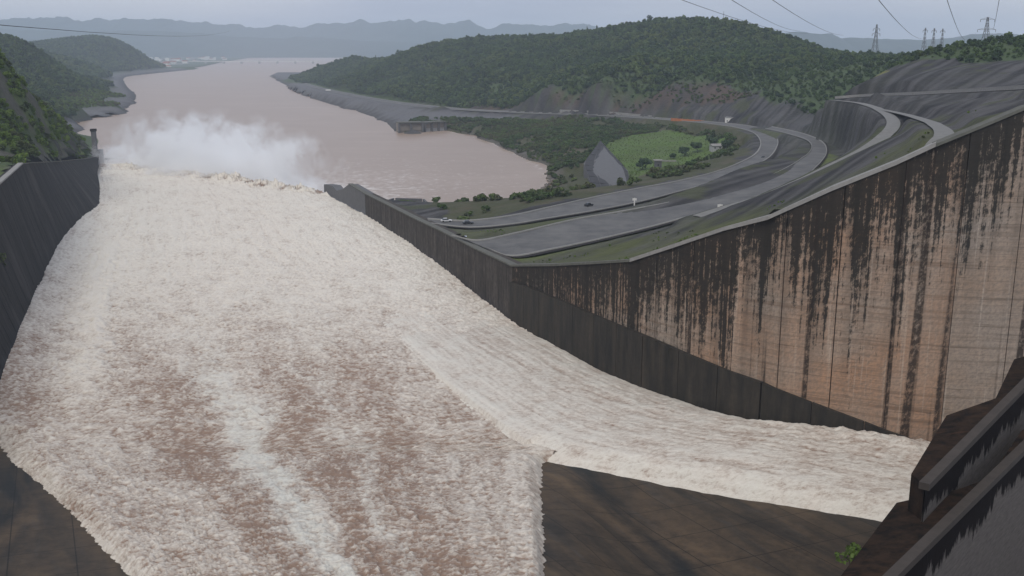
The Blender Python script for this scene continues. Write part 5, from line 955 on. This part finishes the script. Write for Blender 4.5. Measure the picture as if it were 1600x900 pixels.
for (a, b), lb in zip(WIRES, WLB):
    a, b = Vector(a), Vector(b); w = MB(); n = 14; sag = (b - a).length * .006; pts_ = []
    a0 = a + (a - b) * .25
    for k in range(n + 1): t = k / n; p = a0.lerp(b, t); p.z -= 4 * sag * t * (1 - t); pts_.append(p)
    for k in range(n): w.bar(pts_[k], pts_[k + 1], .13 if a.x > 0 else .35, 4)
    tag(w.build('power_cable', M['wire']), lb, 'cable', 'power cables overhead')

# ------------------------------------------------------------------ cars and posts
def car(loc, rz, paint, label):
    o = tag(empty('car', loc, rz), label, 'car')
    b = MB(); b.prism([(-2.2, -.9), (2.2, -.9), (2.2, .9), (-2.2, .9)], .35, [.85, .75, .75, .85]); b.build('body', M[paint], o)
    c = MB(); c.add([(-1.7, -.85, .86), (1.0, -.85, .80), (1.0, .85, .80), (-1.7, .85, .86), (-1.2, -.7, 1.45), (.3, -.7, 1.45), (.3, .7, 1.45), (-1.2, .7, 1.45)], [(4, 5, 6, 7), (0, 1, 5, 4), (1, 2, 6, 5), (2, 3, 7, 6), (3, 0, 4, 7)]); c.build('cabin', M['glass'], o)
    MB().box(-1.15, .25, -.68, .68, 1.452, 1.5).build('roof', M[paint], o)
    for x in (-1.4, 1.4):
        for y in (-.92, .72): MB().bar((x, y, .33), (x, y + .2, .33), .33, 10).build('wheel', M['rubber'], o)
    return o
car((163.5, 668, 28.85), 1.0, 'car_black', 'dark car driving round the bend of the lowest road')
car((34.5, 456.5, 30.05), .75, 'car_black', 'small dark car halfway along the lowest road')
car((-17.9, 410.6, 29.75), .2, 'car_black', 'dark car parked near the end of the lowest road')
car((-27, 416, 29.75), .2, 'car_white', 'pale car parked at the very end of the lowest road')
def post(loc, label):
    o = tag(empty('marker_post', loc), label, 'post'); MB().bar((0, 0, -.5), (0, 0, 3.0), .3, 6).build('pole', M['white_paint'], o); MB().box(-.9, .9, -.1, .1, 1.9, 2.9).build('plate', M['white_paint'], o); return o
post((53.5, 444, on_right(53.5, 444) + .3), 'white roadside sign on the strip between the two lower roads'); post((75, 366, on_right(75, 366)), 'pale marker on the green edge below the broad terrace road')
# boulders along the river edge below the lowest road
bk = random.Random(3)
BM = []
for k in range(5):
    V = []; F = []; bmm = bmesh.new(); bmesh.ops.create_icosphere(bmm, subdivisions=1, radius=1)
    for v in bmm.verts: v.co *= bk.uniform(.7, 1.15); v.co.z *= .7
    me = bpy.data.meshes.new('boulder'); bmm.to_mesh(me); bmm.free(); me.materials.append(M['soil_stone']); BM.append(me)
for i in range(70):
    t = bk.uniform(13.2, 20.6); k = int(t); a, b = SHORE[k], SHORE[k + 1]; f = t - k
    o = bpy.data.objects.new('boulder', BM[i % 5]); col.objects.link(o); o.location = (a[0] + (b[0] - a[0]) * f + bk.uniform(-1.5, 3), a[1] + (b[1] - a[1]) * f + bk.uniform(-4, 2), bk.uniform(0, .8)); s = bk.uniform(.8, 2.4); o.scale = (s * 1.2, s, s); o.rotation_euler = (0, 0, bk.uniform(0, 6))
    tag(o, 'grey boulder in the rough rim of the muddy bay', 'boulder', 'boulders along the edge of the muddy bay')

# ------------------------------------------------------------------ spray and haze
t = bpy.data.materials.new('spray_volume'); t.use_nodes = True; n, l = t.node_tree.nodes, t.node_tree.links; n.clear()
out = n.new('ShaderNodeOutputMaterial'); pv = n.new('ShaderNodeVolumePrincipled'); pv.inputs['Color'].default_value = (.99, .995, 1, 1); pv.inputs['Anisotropy'].default_value = .2
tc = n.new('ShaderNodeTexCoord'); nz = n.new('ShaderNodeTexNoise'); nz.inputs['Scale'].default_value = 3.2; nz.inputs['Detail'].default_value = 5; nz.inputs['Roughness'].default_value = .6; nz.inputs['Distortion'].default_value = .5
mp = n.new('ShaderNodeMapping'); mp.inputs['Scale'].default_value = (2.4, 1.0, .8); l.new(tc.outputs['Object'], mp.inputs[0]); l.new(mp.outputs[0], nz.inputs['Vector'])
ln = n.new('ShaderNodeVectorMath'); ln.operation = 'LENGTH'; l.new(tc.outputs['Object'], ln.inputs[0])
def mth(op, a, b):
    k = n.new('ShaderNodeMath'); k.operation = op
    for i, v in enumerate((a, b)):
        if isinstance(v, (int, float)): k.inputs[i].default_value = v
        else: l.new(v, k.inputs[i])
    k.use_clamp = False; return k.outputs[0]
fall = mth('MAXIMUM', mth('SUBTRACT', 1.0, ln.outputs['Value']), 0.0)
den = mth('MAXIMUM', mth('ADD', mth('MULTIPLY', fall, .9), mth('MULTIPLY', mth('SUBTRACT', nz.outputs['Fac'], .58), 2.6)), 0.0)
den = mth('MULTIPLY', den, mth('MINIMUM', mth('MULTIPLY', fall, 4.0), 1.0)); den = mth('MULTIPLY', den, .55); l.new(den, pv.inputs['Density']); l.new(pv.outputs[0], out.inputs['Volume'])
M['spray'] = t
bmm = bmesh.new(); bmesh.ops.create_icosphere(bmm, subdivisions=3, radius=1.0); me = bpy.data.meshes.new('spray_mist'); bmm.to_mesh(me); bmm.free(); me.materials.append(t)
mist = bpy.data.objects.new('spray_mist', me); col.objects.link(mist); mist.location = (-222, 752, 6); mist.scale = (158, 62, 52); mist.rotation_euler = (0, 0, R(-41))
tag(mist, 'white cloud of spray hanging over the end of the chute', 'spray', kind='stuff')
hz = bpy.data.materials.new('haze_volume'); hz.use_nodes = True; n, l = hz.node_tree.nodes, hz.node_tree.links; n.clear()
out = n.new('ShaderNodeOutputMaterial'); pv = n.new('ShaderNodeVolumePrincipled'); pv.inputs['Color'].default_value = (.74, .85, 1.0, 1); pv.inputs['Density'].default_value = HAZE; pv.inputs['Anisotropy'].default_value = 0.0
l.new(pv.outputs[0], out.inputs['Volume'])
hb = MB().box(-14000, 14000, -400, 16000, -6, 470).build('haze', hz); tag(hb, 'thin bluish haze veiling the far hills and mountains', 'haze', kind='stuff')
